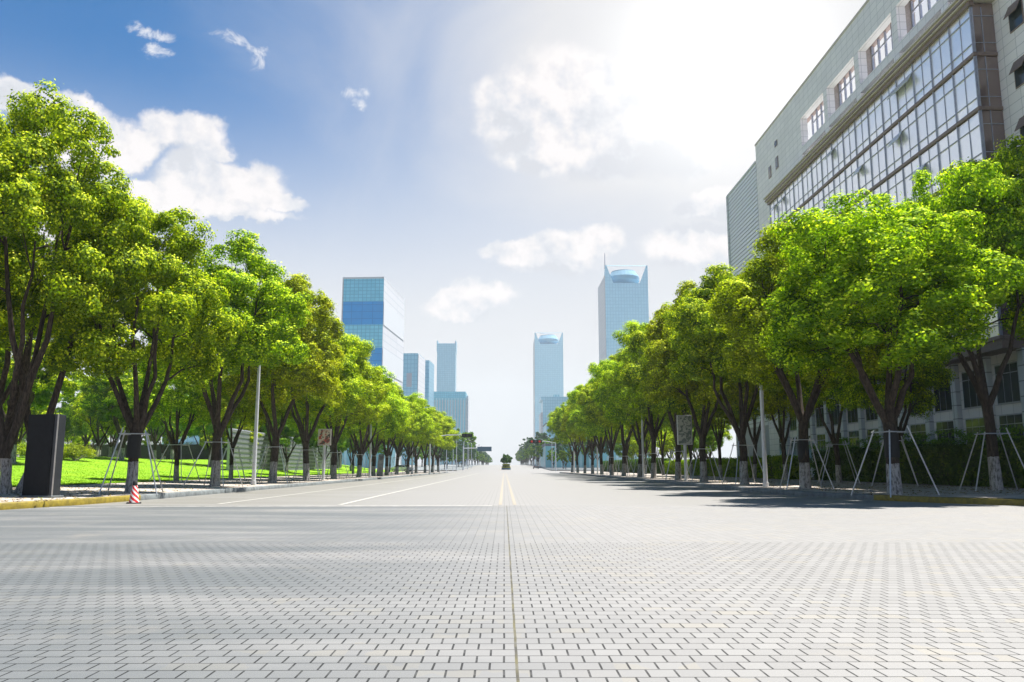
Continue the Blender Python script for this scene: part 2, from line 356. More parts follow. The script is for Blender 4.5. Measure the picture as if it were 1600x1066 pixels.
M = dict(
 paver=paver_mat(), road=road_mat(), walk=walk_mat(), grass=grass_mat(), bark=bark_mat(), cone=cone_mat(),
 leaf=leaf_mat('camphor_leaves', (.055, .12, .003), (.175, .30, .004), (.36, .46, .008)),
 leaf_y=leaf_mat('young_yellow_green_leaves', (.08, .135, .003), (.24, .33, .005), (.44, .48, .012)),
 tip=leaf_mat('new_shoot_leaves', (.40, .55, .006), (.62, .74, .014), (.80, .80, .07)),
 leaf_d=leaf_mat('dark_park_leaves', (.05, .12, .008), (.11, .22, .01), (.24, .34, .015), .35),
 leaf_h=leaf_mat('hedge_leaves', (.02, .06, .010), (.045, .11, .012), (.14, .22, .02), .3),
 leaf_b=leaf_mat('blue_green_leaves', (.03, .08, .045), (.05, .12, .06), (.09, .17, .07), .3),
 kerb=simple('kerb_granite', (.12, .135, .14), .75, var=.35, sc=3), kerb_y=simple('yellow_kerb_paint', (.18, .135, .008), .6, var=.3, sc=5),
 line=simple('worn_white_paint', (.33, .32, .30), .6, var=.25, sc=12), line_f=simple('almost_worn_off_white_paint', (.30, .29, .275), .6, var=.3, sc=3), line_y=simple('faded_yellow_paint', (.235, .208, .165), .6, var=.2, sc=12),
 steel=simple('galvanised_steel', (.50, .51, .52), .4, .6, .15), pole=simple('pale_grey_pole_paint', (.50, .52, .54), .45, 0, .06),
 black=simple('matt_black_panel', (.008, .009, .011), .7, 0, .2, spec=.15), dark=simple('dark_metal', (.03, .034, .04), .45, .3),
 edge=simple('brushed_side_trim', (.42, .40, .39), .35, .7), rubber=simple('black_rubber', (.012, .012, .012), .8),
 stone=facade_mat('pale_stone_cladding', (.70, .685, .70), (.76, .745, .755), (.42, .43, .45), 1.15, .62, .022),
 stone2=facade_mat('side_stone_cladding', (.50, .55, .57), (.56, .60, .62), (.16, .18, .19), 2.3, .875, .03),
 soil=simple('dry_soil', (.16, .12, .085), .95, var=.35, sc=2), brown=simple('brown_spandrel_metal', (.20, .15, .13), .5, .2),
 ledge=simple('warm_ledge_stone', (.50, .46, .42), .6), louv=simple('white_aluminium_slats', (.60, .64, .70), .45, .2, .05), louvd=simple('shadow_gap_backing', (.36, .38, .43), .7),
 mull=simple('grey_blue_mullion', (.34, .36, .43), .4, .4), glass=glass_mat('sky_reflecting_glass', (.97, .97, 1.0), .30, .72, .02),
 glass_brown=glass_mat('bronze_tinted_glass', (.26, .20, .18), .12, .5), glass_d=glass_mat('dark_window_glass', (.06, .075, .085), .06, .3, .3),
 ground=simple('far_ground', (.17, .18, .14), .95, var=.25, sc=.02), hill=simple('far_ground_2', (.1, .13, .1), .9),
)

# ------------------------------------------------------------------ ground profile: flat, then a slow rise beyond the crossing
def g(y):
    if y <= 190: return 0.0
    t = min(1, (y - 190) / 270); t = t * t * (3 - 2 * t) * .55 + t * .45
    return 2.55 * t
def sheet(name, xs, ys, zf, mt, kind='structure'):
    V = [(x, y, zf(x, y)) for y in ys for x in xs]; n = len(xs)
    F = [(j * n + i, j * n + i + 1, (j + 1) * n + i + 1, (j + 1) * n + i) for j in range(len(ys) - 1) for i in range(n - 1)]
    o = npmesh(name, V, F, mt, smooth=True); o['kind'] = kind; return o
YS = [-60, 0, 27.3, 60, 120, 190] + list(range(205, 480, 12)) + [500, 700, 1000, 1600, 2600]
sheet('ground', [-2600, -400, -80, -30, 0, 30, 80, 400, 2600], YS, lambda x, y: g(y) - .03, M['ground'])
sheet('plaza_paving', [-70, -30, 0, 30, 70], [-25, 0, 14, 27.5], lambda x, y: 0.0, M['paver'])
sheet('road', [-60, -14, 0, 14, 60], [27.5, 60, 120, 190] + list(range(202, 480, 12)) + [700, 1000, 1700], lambda x, y: g(y) - .004, M['road'])
# painted lines
def strip(name, pts, wd, mt, dz=.004):
    V = []; F = []
    for i, (x, y) in enumerate(pts):
        a = Vector(pts[max(0, i - 1)]); b = Vector(pts[min(len(pts) - 1, i + 1)]); d = (b - a).normalized(); nrm = Vector((-d.y, d.x)) * wd / 2
        V += [(x + nrm.x, y + nrm.y, g(y) + dz), (x - nrm.x, y - nrm.y, g(y) + dz)]
    for i in range(len(pts) - 1): F.append((2 * i, 2 * i + 1, 2 * i + 3, 2 * i + 2))
    o = npmesh(name, V, F, mt); o['kind'] = 'structure'; return o
seg = lambda x, y0, y1: [(x, y0), (x, 60 if y0 < 60 < y1 else (y0 + y1) / 2), (x, 120 if y1 > 130 else y1 - .1), (x, y1)]
strip('yellow_centre_line', seg(-.13, 27.9, 190), .12, M['line_y']); strip('yellow_centre_line', seg(.36, 27.9, 190), .12, M['line_y'])
strip('white_lane_line', seg(-9.85, 28.6, 186), .17, M['line']); strip('white_lane_line', seg(-5.55, 28.0, 186), .17, M['line'])
strip('white_stop_line', [(-14.2, 26.0), (-11, 26.9), (-.4, 27.3)], .35, M['line_f'], .006)
strip('white_lane_line', [(-1.2, 230), (-1.2, 300), (-1.2, 380), (-1.2, 470)], .2, M['line_y']); 

# ------------------------------------------------------------------ kerbs, sidewalks, lawn
KL = [(-60, 17.2), (-26, 17.6), (-20, 19.0), (-17, 21.0), (-15.6, 22.9), (-14.85, 25.0), (-14.3, 28.0), (-14.0, 32), (-13.8, 40), (-13.5, 60), (-13.3, 100), (-13.3, 150), (-13.3, 196), (-13.9, 202), (-16, 205), (-40, 205)]
KR = [(60, 18.5), (30, 20.5), (21, 23.4), (17.2, 26.9), (15.5, 29.2), (14.3, 31.9), (13.3, 35.5), (12.75, 40), (12.7, 60), (12.9, 100), (12.9, 150), (12.9, 192), (13.5, 198), (16, 201), (40, 201)]
def hl(x, y):     # height left of the street
    e = .2 + .15 * max(0, min(1, (-14.5 - x) / 8))
    if x < -22.5:
        t = max(0, min(1, (-22.5 - x) / 24)) * max(0, min(1, (y - 32) / 14)); t = t * t * (3 - 2 * t); e += 2.0 * t
    return e
def hr(x, y): return .2 + .1 * max(0, min(1, (x - 14) / 8))
def kerb(name, path, side, mt, i0, i1, h=.205, wd=.28):
    V = []; F = []; pts = path[i0:i1 + 1]
    dense = []
    for a, b in zip(pts[:-1], pts[1:]):
        n = max(1, int(math.dist(a, b) / 2))
        dense += [(a[0] + (b[0] - a[0]) * k / n, a[1] + (b[1] - a[1]) * k / n) for k in range(n)]
    dense.append(pts[-1])
    for i, p in enumerate(dense):
        a = Vector(dense[max(0, i - 1)]); b = Vector(dense[min(len(dense) - 1, i + 1)]); d = (b - a).normalized(); nr = Vector((-d.y, d.x)) * side
        z = g(p[1]); q = Vector(p)
        o_ = [(q, -.02), (q, h - .03), (q + nr * .03, h), (q + nr * wd, h), (q + nr * wd, -.02)]
        V += [(a_.x, a_.y, z + zz) for a_, zz in o_]
    for i in range(len(dense) - 1):
        for k in range(4): F.append((5 * i + k, 5 * i + k + 1, 5 * i + 5 + k + 1, 5 * i + 5 + k))
    o = npmesh(name, V, F, mt); o['kind'] = 'structure'; return o
kerb('yellow_painted_kerb', KL, 1, M['kerb_y'], 0, 7, h=.208); kerb('kerb', KL, 1, M['kerb'], 7, len(KL) - 1)
kerb('yellow_painted_kerb', KR, -1, M['kerb_y'], 0, 5, h=.208); kerb('kerb', KR, -1, M['kerb'], 5, len(KR) - 1)
def ymin(path, x):
    for a, b in zip(path[:7], path[1:8]):
        lo, hi = sorted((a[0], b[0]))
        if lo <= x <= hi: return a[1] + (b[1] - a[1]) * (x - a[0]) / (b[0] - a[0])
    return None
def xk(path, y):
    P = [p for p in path if p[1] >= 30]
    for a, b in zip(P[:-1], P[1:]):
        if a[1] <= y <= b[1] and b[1] > a[1]: return a[0] + (b[0] - a[0]) * (y - a[1]) / (b[1] - a[1])
    return P[0][0]
def walk(name, path, side, xo, hf):
    ys = [32, 36, 40, 50, 60, 80, 100, 130, 165, 196 if side > 0 else 192]; ts = [0, .15, .4, .7, 1]
    V = []; F = []
    for y in ys:
        k = xk(path, y) - side * .2
        for t in ts: x = k + (xo - k) * t; V.append((x, y, hf(x, y) + g(y) - .004))
    n = len(ts)
    F += [(j * n + i, j * n + i + 1, (j + 1) * n + i + 1, (j + 1) * n + i) for j in range(len(ys) - 1) for i in range(n - 1)]
    # corner apron
    xs = sorted([abs(p[0]) for p in path[:7]] + [22.5, 24, 40, 50]); b = len(V); k0 = abs(xk(path, 32)) + .2
    xs = [x for x in xs if x > k0 + .1]; xs = [k0] + xs
    for x in xs:
        ym = ymin(path, -side * x); ym = 31 if ym is None else min(ym + .2, 31.9)
        V += [(-side * x, ym, hf(-side * x, ym) - .004), (-side * x, 32, hf(-side * x, 32) - .004)]
    for i in range(len(xs) - 1): F.append((b + 2 * i, b + 2 * i + 1, b + 2 * i + 3, b + 2 * i + 2))
    o = npmesh(name, V, F, M['walk']); o['kind'] = 'structure'
walk('sidewalk', KL, 1, -22.5, hl); walk('sidewalk', KR, -1, 23.0, hr)
xs = [-22.4 - k * 1.6 for k in range(40)]; ysl = [32 + k * 4 for k in range(42)]
lawn = sheet('lawn', xs, ysl, lambda x, y: hl(x, y) + .03 + .08 * math.sin(x * .31 + y * .17) * max(0, min(1, (-24 - x) / 4)), M['grass'])
sheet('planting_bed', [23.0, 26, 29.8], [32, 60, 90, 120, 190], lambda x, y: .3, M['soil'])
# far sidewalks beyond the crossing
for s in (-1, 1):
    ys = [236 + 14 * k for k in range(26)]
    V = []; F = []
    for y in ys:
        z = g(y); V += [(s * 13.6, y, z - .02), (s * 13.6, y, z + .2), (s * 34, y, z + .22)]
    for i in range(len(ys) - 1):
        for k in range(2): F.append((3 * i + k, 3 * i + k + 1, 3 * i + 4 + k, 3 * i + 3 + k))
    o = npmesh('far_sidewalk', V, F, M['kerb']); o['kind'] = 'structure'

# ------------------------------------------------------------------ trees
def leaves(rng, pos, nrm, ln, wd):
    n = len(pos); nrm = nrm / np.linalg.norm(nrm, axis=1, keepdims=True)
    a = rng.normal(size=(n, 3)); a[:, 2] -= .3
    u = np.cross(nrm, a); u /= np.linalg.norm(u, axis=1, keepdims=True) + 1e-9; v = np.cross(nrm, u)
    L = (ln * rng.uniform(.7, 1.25, n))[:, None]; Wd = (wd * rng.uniform(.75, 1.2, n))[:, None]
    V = np.stack([pos - u * L * .5, pos + v * Wd * .5 - nrm * Wd * .12 - u * L * .05, pos + u * L * .5 - nrm * L * .1, pos - v * Wd * .5 - nrm * Wd * .12 - u * L * .05], 1).reshape(-1, 3)
    return V, np.arange(4 * n).reshape(-1, 4)
def unit(rng, n):
    a = rng.normal(size=(n, 3)); return a / np.linalg.norm(a, axis=1, keepdims=True)
def tree(name, seed, Rr, zb, H, fork, nl=16, nsm=17, nleaf=230, ln=.118, wd=.082, leaf='leaf', tr=.205, lean=0.0, nlimb=5, lob=.315, stems=1, sq=1.0):
    rng = np.random.default_rng(seed); rd = random.Random(seed)
    root = empty(name, (0, 0, 0)); zc = (zb + H) / 2; hz = (H - zb) / 2
    lobes = []
    for i in range(nl):
        ph = i * 2.39996 + rd.uniform(-.35, .35); t = (i + .5) / nl
        vz = 1 - 1.55 * t + rd.uniform(-.1, .1); vz = max(-.62, min(1, vz)); rr = math.sqrt(max(0, 1 - vz * vz))
        rr = max(rr, .18); k = rd.uniform(.52, .98)
        if vz < -.2: k *= .95
        rho = Rr * lob * rd.uniform(.72, 1.2)
        lobes.append((Vector((math.cos(ph) * rr * Rr * k, math.sin(ph) * rr * Rr * k, zc + vz * hz * k * sq)), rho, Vector((math.cos(ph) * rr, math.sin(ph) * rr, vz))))
    for i in range(1): lobes.append((Vector((rd.uniform(-.25, .25) * Rr, rd.uniform(-.25, .25) * Rr, zc + rd.uniform(-.2, .4) * hz)), Rr * lob, Vector((0, 0, 1))))
    P = []; N = []; T = []
    for (c, rho, d) in lobes:
        e = unit(rng, nsm * 2); dn = np.array(d.normalized()); keep = (e @ dn > -.45) & (e[:, 2] > -.75); e = e[keep][:nsm]
        k = rng.uniform(.50, 1.12, (len(e), 1)); sc = np.array([1, 1, .85])
        cs = np.array(c) + e * rho * k * sc
        rs = rng.uniform(.26, .60, len(cs)) * (Rr / 4.0) ** .5
        for q, r_, ee in zip(cs, rs, e):
            m_ = int(nleaf * (r_ / .45) ** 1.7 * rng.uniform(.8, 1.15)); dd = unit(rng, m_) + np.array([0, 0, .22]) + ee * .30; dd /= np.linalg.norm(dd, axis=1, keepdims=True)
            rad = r_ * (1 - .5 * rng.uniform(0, 1, (m_, 1)) ** 2.2 + rng.normal(0, .05, (m_, 1))); rad = np.where(rng.uniform(size=rad.shape) < .10, rad * rng.uniform(1.05, 1.5, rad.shape), rad); P.append(q + dd * rad * rng.uniform(.72, 1.38, 3) * np.array([1.05, 1.05, .85]))
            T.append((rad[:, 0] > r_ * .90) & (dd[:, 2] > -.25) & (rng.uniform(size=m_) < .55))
            N.append(dd * 1.25 + ee * .35 + rng.normal(size=(m_, 3)) * .32)
    P = np.concatenate(P); N = np.concatenate(N); T = np.concatenate(T)
    # fit the crown to its intended height and spread
    kz = (H - zc) / (np.percentile(P[:, 2], 99.7) - zc); kr = Rr / np.percentile(np.hypot(P[:, 0], P[:, 1]), 99.0)
    P[:, 2] = zc + (P[:, 2] - zc) * kz; P[:, :2] *= kr
    lobes = [(Vector((c.x * kr, c.y * kr, zc + (c.z - zc) * kz)), rho * kr, d) for c, rho, d in lobes]
    V, F = leaves(rng, P, N, ln, wd)
    mb = MB(); top = Vector((lean * fork, 0, fork))
    def wob(a, b, n, am):
        pts = []
        for i in range(n + 1):
            t = i / n; p = a.lerp(b, t)
            if 0 < i < n: p += Vector((rd.uniform(-am, am), rd.uniform(-am, am), rd.uniform(-am, am) * .5))
            pts.append(p)
        return pts
    starts = []
    for s_ in range(stems):
        off = Vector((0, 0, 0)) if stems == 1 else Vector((math.cos(s_ * 2.2) * .35, math.sin(s_ * 2.2) * .35, 0))
        b = off; tp = top + off * 2.2
        pts = [b + Vector((0, 0, -.12)), b + Vector((0, 0, .12)), b.lerp(tp, .35), b.lerp(tp, .7) + Vector((rd.uniform(-.05, .05), rd.uniform(-.05, .05), 0)), tp]
        t_ = tr if stems == 1 else tr * .72
        mb.tube(pts, [t_ * 1.45, t_ * 1.12, t_, t_ * .92, t_ * .95], 12, False); starts.append(tp)
    limbs = []
    for i in range(nlimb):
        ph = i * 2 * math.pi / nlimb + rd.uniform(-.4, .4); rr = Rr * rd.uniform(.28, .5); st = starts[i % stems]
        end = Vector((math.cos(ph) * rr, math.sin(ph) * rr, zb + (H - zb) * rd.uniform(.5, .8)))
        mid = st.lerp(end, .38) + Vector((math.cos(ph), math.sin(ph), 0)) * Rr * .09
        pts = wob(st - Vector((0, 0, .15)), mid, 3, .07)[:-1] + wob(mid, end, 4, .13)
        rad = [tr * .66 * (1 - .82 * (j / (len(pts) - 1)) ** .9) for j in range(len(pts))]
        mb.tube(pts, rad, 8, False); limbs.append((pts, rad))
    for (c, rho, d) in lobes:
        best = min(((p - c).length + 1.2 * max(0, p.z - c.z + .3), li, j) for li, (pts, rad) in enumerate(limbs) for j, p in enumerate(pts[1:-1], 1))
        pts, rad = limbs[best[1]]; p0 = pts[best[2]]; r0 = rad[best[2]] * .62
        m1 = p0.lerp(c, .5) + Vector((0, 0, .15))
        pp = wob(p0, m1, 2, .08)[:-1] + wob(m1, c, 2, .1)
        mb.tube(pp, [r0 * (1 - .7 * j / (len(pp) - 1)) for j in range(len(pp))], 6, False)
        for q in range(5):
            dq = Vector((rd.gauss(0, 1), rd.gauss(0, 1), rd.gauss(.4, .8))).normalized()
            s0 = pp[rd.choice([1, 2, 3, 4])]; e0 = c + dq * rho * .85
            mb.tube([s0, s0.lerp(e0, .5) + Vector((0, 0, .08)), e0], [r0 * .32, r0 * .22, .012], 5, False)
    mb.build('trunk', M['bark'], root, smooth=True)
    cr = npmesh('crown', V, F, M[leaf], root)
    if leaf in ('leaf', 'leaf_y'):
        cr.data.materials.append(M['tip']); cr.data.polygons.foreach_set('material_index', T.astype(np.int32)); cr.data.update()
    return root
PROT = []
rnd = random.Random(5)
class Placer:
    def __init__(s, root): s.root = root; s.used = False
    def put(s, x, y, z, rz, sc, label, cat, group, name=None):
        o = s.root if not s.used else copy_tree(s.root)
        s.used = True
        o.location = (x, y, z); o.rotation_euler = (0, 0, rz)
        if cat == 'tree': o.rotation_euler = (rnd.uniform(-.035, .035), rnd.uniform(-.035, .035), rz); o.scale = sc if hasattr(sc, '__len__') else (sc, sc, sc)
        return tag(o, label, cat, group)
st = [Placer(tree('street_tree', 11, 4.1, 2.7, 13.0, 2.7, 29, 22, 205)),
      Placer(tree('street_tree', 12, 3.9, 2.5, 13.2, 2.9, 28, 22, 205, leaf='leaf_y', nlimb=4)),
      Placer(tree('street_tree', 13, 4.2, 2.9, 13.4, 3.1, 29, 22, 205, nlimb=5, lean=.06)),
      Placer(tree('street_tree', 14, 4.0, 2.4, 12.8, 2.5, 27, 22, 205, nlimb=6, lean=-.05)),
      Placer(tree('street_tree', 15, 4.1, 2.7, 13.6, 3.3, 29, 22, 205, leaf='leaf_y', nlimb=5))]
big = Placer(tree('street_tree', 21, 4.8, 3.2, 15.2, 1.5, 35, 22, 205, nlimb=7, stems=3, tr=.27, lob=.28))
tall = Placer(tree('street_tree', 22, 4.5, 5.0, 13.2, 3.4, 29, 22, 205, nlimb=4, tr=.24, leaf='leaf'))
park = [Placer(tree('park_tree', 31, 4.4, 1.9, 9.2, 1.7, 16, 13, 170, .19, .11, 'leaf_d', .20, nlimb=4, lob=.42)),
        Placer(tree('park_tree', 32, 4.0, 1.5, 8.4, 1.5, 15, 13, 170, .19, .11, 'leaf_y', .18, nlimb=4, lob=.42)),
        Placer(tree('park_tree', 33, 4.8, 2.6, 10.6, 2.2, 17, 13, 170, .19, .11, 'leaf', .22, nlimb=5, lob=.40))]
farp = [Placer(tree('far_tree', 41, 4.2, 2.2, 10.5, 2.2, 13, 9, 110, .34, .2, 'leaf_b', .22, nlimb=4, lob=.42)),
        Placer(tree('far_tree', 42, 4.6, 1.6, 9.0, 1.8, 13, 9, 110, .34, .2, 'leaf_d', .22, nlimb=4, lob=.42))]
rnd = random.Random(5)
YL = [34, 45.5, 56, 66, 77, 89, 100, 110, 121, 133, 145, 158, 171, 185]
HL = [12.4, 13.9, 14.2, 13.6, 13.0, 12.3, 11.8, 11.8, 11.9, 11.8, 12.2, 12.4, 12.8, 13.2]
XL = [-15.3, -15.9, -15.7, -15.8, -15.9, -15.7, -15.9, -15.7, -15.8, -15.6, -15.5, -15.2, -15.0, -14.8]
PL = [3, 0, 1, 2, 4, 3, 1, 0, 4, 2, 1, 0, 4, 3]
baseH = [13.0, 13.2, 13.4, 12.8, 13.6]
for i, (x, y, h, p) in enumerate(zip(XL, YL, HL, PL)):
    k = h / baseH[p]
    lab = 'bushy tree with whitewashed foot, %s in the left kerb row from the cone' % ordn(i, 'first') if i else 'spreading tree with forked whitewashed trunk right behind the striped cone'
    st[p].put(x, y, hl(x, y) - .02, rnd.uniform(0, 6.28), ((1.24, 1.24, k) if i > 0 else (1.04, 1.04, k)), lab, 'tree', 'trees along the left kerb')
big.put(-18.7, 31.5, hl(-18, 31) - .02, 2.6, (.94, .94, 1.02), 'tallest dense green tree with several dark stems behind the black slab at the left', 'tree', 'trees along the left kerb')
YR = [31.8, 41, 51, 61, 70.5, 81, 90.5, 100.5, 111, 123, 135, 148, 161, 176]
HR = [12.1, 13.3, 14.0, 14.8, 14.8, 15.4, 14.6, 15.2, 15.0, 14.6, 15.0, 14.8, 15.2, 15.2]
XR = [15.1, 15.0, 14.9, 14.8, 14.9, 14.7, 14.9, 14.6, 14.5, 14.6, 14.5, 14.5, 14.4, 14.5]
PR = [2, 4, 0, 1, 3, 4, 2, 1, 0, 3, 4, 1, 0, 2]
for i, (x, y, h, p) in enumerate(zip(XR, YR, HR, PR)):
    lab = 'sunlit tree with whitewashed foot, %s in the right kerb row from the front' % ordn(i, 'first')
    st[p].put(x, y, hr(x, y) - .02, rnd.uniform(0, 6.28), (1.24, 1.24, h / baseH[p]), lab, 'tree', 'trees along the right kerb')
tall.put(21.0, 35.0, .28, 2.4, (.95, .95, 1.07), 'tall forked tree with bare dark stems in front of the long hedge at far right', 'tree', 'trees behind the right sidewalk')
tall.put(24.3, 35.5, .28, .5, (1.05, 1.0, 1.22), 'tree at the right frame edge whose leaves cover the stone wall corner', 'tree', 'trees behind the right sidewalk')
for i, (x, y, p, h) in enumerate([(21.2, 44.5, 3, 10.5), (21.0, 51.5, 0, 11.0), (20.6, 60, 1, 12.0), (21, 69, 2, 12.5), (20.8, 79, 4, 12.5), (21, 92, 3, 13), (20.5, 106, 0, 13), (21, 122, 1, 13.5), (21, 140, 2, 14), (20.5, 160, 4, 14)]):
    st[p].put(x, y, .28, rnd.uniform(0, 6.28), (.82, .82, h / baseH[p]), 'second-row tree between the right sidewalk and the hedge, %s from the front' % ordn(i, 'first'), 'tree', 'trees behind the right sidewalk')
for i, (x, y, p, h) in enumerate([(-21.8, 55, 3, 10.0), (-22, 66.5, 1, 11.0), (-22, 78, 0, 11.5), (-22, 91, 2, 12), (-22, 105, 4, 12), (-22, 120, 0, 12), (-22, 138, 3, 12.5), (-22, 158, 2, 12.5)]):
    st[p].put(x, y, hl(x, y), rnd.uniform(0, 6.28), (.8, .8, h / baseH[p]), 'second-row tree at the edge of the left lawn, %s from the front' % ordn(i, 'first'), 'tree', 'trees along the lawn edge')
big.put(-23.6, 37.5, hl(-23, 37.5) - .02, 3.9, (1.1, 1.1, .98), 'dense green tree cut by the left frame edge behind the tallest tree', 'tree', 'trees along the left kerb')
# park trees behind the lawn
pk = []
for k in range(46):
    y = 58 + (k * 37 % 46) * 3.0; x = -30 - rnd.uniform(0, 1) * (y * .45) - (6 if y < 80 else 0)
    pk.append((x, y, rnd.choice([0, 1, 2, 0, 2]), rnd.uniform(.72, 1.1)))
pk += [(-47.5, 66, 1, .78), (-42.5, 72, 1, .82), (-52, 77, 0, .8), (-38.0, 62, 0, .95), (-39, 84, 2, 1.0), (-35, 98, 0, 1.0), (-44, 92, 1, .9), (-33, 112, 2, 1.0)]
pk += [(-28.5 - (k % 3) * 4, 108 + k * 7.5, (k * 2) % 3, .95) for k in range(11)] + [(-70, 112, 0, 1.2), (-60, 118, 2, 1.1), (-78, 130, 1, 1.3), (-50, 124, 0, 1.2), (-42, 134, 1, 1.2), (-66, 140, 0, 1.3), (-52, 150, 2, 1.3)]
pk = [q for q in pk if -.66 < q[0] / q[1]]
pk.sort(key=lambda q: q[0] / q[1])
print('park trees', len(pk))
for i, (x, y, p, s_) in enumerate(pk):
    lab = ('dark', 'yellow-green', 'mid-green')[p] + ' park tree beyond the lawn, %s from the left of the park trees' % ordn(i, 'first')
    park[p].put(x, y, hl(x, y), rnd.uniform(0, 6.28), s_, lab, 'tree', 'park trees beyond the lawn')
for i, (x, y, p, s_) in enumerate([(27, 112, 0, .8), (30, 120, 2, .95), (27.5, 131, 1, .85), (33, 140, 0, 1.1), (28, 152, 2, .9), (35, 163, 0, 1.2), (29, 176, 1, 1.0), (38, 188, 2, 1.3), (30, 196, 0, 1.0)]):
    park[p].put(x, y, .28, rnd.uniform(0, 6.28), s_, ('dark', 'yellow-green', 'mid-green')[p] + ' tree beyond the office wing on the right, %s from the front' % ordn(i, 'first'), 'tree', 'trees beyond the office wing')
# far rows beyond the crossing
n_ = 0
for s in (-1, 1):
    for i in range(34):
        y = 250 + i * 18.5 + rnd.uniform(-3, 3); x = s * (17.0 + rnd.uniform(-1, 1)) + (0 if i > 1 else s * 2)
        k = (.72 if i < 4 else 1.0) * rnd.uniform(.85, 1.1)
        if s < 0 and i == 5: k = 1.75
        if s > 0: k *= 1.0 + .05 * min(i, 8)
        farp[(i + (s > 0)) % 2].put(x, y, g(y) + .15, rnd.uniform(0, 6.28), k, 'hazy blue-green tree beyond the crossing, %s in the %s far row' % (ordn(i, 'nearest'), 'left' if s < 0 else 'right'), 'tree', 'far street trees beyond the crossing')
    for i in range(12):
        y = 265 + i * 28; x = s * (30 + rnd.uniform(-2, 5))
        farp[i % 2].put(x, y, g(y) + .15, rnd.uniform(0, 6.28), rnd.uniform(.9, 1.4), 'hazy tree standing behind the %s far row, %s from the crossing' % ('left' if s < 0 else 'right', ordn(i, 'nearest')), 'tree', 'far street trees beyond the crossing')

# hedges and shrubs -------------------------------------------------
def hedge(name, x0, x1, y0, y1, z0, z1, n, mt, seed, face='x', **kw):
    rng = np.random.default_rng(seed); root = empty(name, ((x0 + x1) / 2, y0, z0), **kw)
    a = rng.uniform(size=(n, 3)); fc = rng.uniform(size=n)
    P = np.stack([x0 + (x1 - x0) * a[:, 0], y0 + (y1 - y0) * a[:, 1], z0 + (z1 - z0) * a[:, 2]], 1)
    N = rng.normal(size=(n, 3)) * .5
    if face == 'y': fc = 1 - fc * .75
    s = fc < .55; P[s, 0] = x0 + rng.uniform(-.05, .28, s.sum()); N[s, 0] -= 1
    t = (fc >= .55) & (fc < .9); P[t, 2] = z1 + rng.uniform(-.25, .05, t.sum()); N[t, 2] += 1
    e = fc >= .9; P[e, 1] = y0 + rng.uniform(-.05, .4, e.sum()); N[e, 1] -= 1
    und = .09 * np.sin(P[:, 1] * 1.7) + .07 * np.sin(P[:, 1] * .63 + 2) + .05 * np.sin(P[:, 1] * 4.1)
    P[:, 2] += und * (P[:, 2] - z0) / (z1 - z0); P[:, 0] += .08 * np.sin(P[:, 1] * 2.3)
    P -= np.array([(x0 + x1) / 2, y0, z0])
    V, F = leaves(rng, P, N, .17, .10)
    npmesh('foliage', V, F, M[mt], root)
    mb = MB(); mb.box(x0 + .35, x1 - .1, y0 + .45, y1 - .3, z0, z1 - .35); mb.build('branch_core', M['hedgecore'], root, org=((x0 + x1) / 2, y0, z0))
    return root
M['hedgecore'] = simple('twiggy_hedge_core', (.018, .026, .012), .95, var=.5, sc=9)
hedge('hedge', 24.0, 26.2, 30.5, 64, .3, 2.45, 46000, 'leaf_h', 61, label='long dark clipped hedge in front of the stone office building', cat='hedge')
hedge('hedge', 22.6, 24.6, 66, 118, .3, 2.1, 42000, 'leaf', 62, label='sunlit yellow-green clipped hedge beyond the dark one on the right', cat='hedge')
hedge('hedge', 22.6, 24.6, 121, 190, .3, 2.6, 26000, 'leaf_h', 63, label='farthest dark hedge on the right near the crossing', cat='hedge')
hedge('hedge', -150, -33, 165, 168, .3, 6.2, 30000, 'leaf_h', 64, face='y', label='tall dark screen hedge far behind the park trees and the lawn', cat='hedge')
def shrub(name, seed, Rr, H, n, mt, ln=.16, flat=.6):
    rng = np.random.default_rng(seed); root = empty(name, (0, 0, 0)); P = []; N = []; mb = MB()
    for k in range(n):
        ph = rng.uniform(0, 6.28); rr = Rr * math.sqrt(rng.uniform(0, 1)); z = H * rng.uniform(.35, 1) * (1 - .35 * (rr / Rr) ** 2)
        c = np.array([math.cos(ph) * rr, math.sin(ph) * rr, z]); m_ = 120
        dd = unit(rng, m_); P.append(c + dd * rng.uniform(.1, .45, (m_, 1)) * np.array([1.4, 1.4, flat])); N.append(dd * .5 + np.array([0, 0, .9]) + rng.normal(size=(m_, 3)) * .35)
        if k % 2 == 0: mb.tube([(0, 0, 0), tuple(c * np.array([.5, .5, .62])), tuple(c)], [.035, .02, .008], 5, False)
    V, F = leaves(rng, np.concatenate(P), np.concatenate(N), ln, ln * .5)
    npmesh('foliage', V, F, M[mt], root); mb.build('stems', M['bark'], root); return root
sh = [Placer(shrub('shrub', 71, 1.7, 3.6, 46, 'leaf_d')), Placer(shrub('shrub', 72, 1.5, 1.5, 40, 'leaf_y', .15, .8))]
for i, (x, y, k) in enumerate([(27.6, 39, 1.0), (27.8, 42.5, .92), (27.7, 46, 1.1), (27.9, 50, 1.15), (27.7, 54.5, 1.0), (27.8, 59, 1.1), (27.6, 64, 1.2), (27.8, 70, 1.2)]):
    sh[0].put(x, y, .3, rnd.uniform(0, 6), (k, k, k * 1.05), 'feathery dark shrub between hedge and office wall, %s from the right' % ordn(i, 'first'), 'shrub', 'shrubs behind the hedge')
sb = [(-44, 70), (-40.5, 67), (-47, 78), (-42, 76), (-38, 73)]
sb.sort(key=lambda q: q[0] / q[1])
for i, (x, y) in enumerate(sb):
    sh[1].put(x, y, hl(x, y), rnd.uniform(0, 6), rnd.uniform(1.0, 1.5), 'low yellow-green bush on the lawn mound, %s from the left' % ordn(i, 'first'), 'bush', 'bushes on the lawn mound')
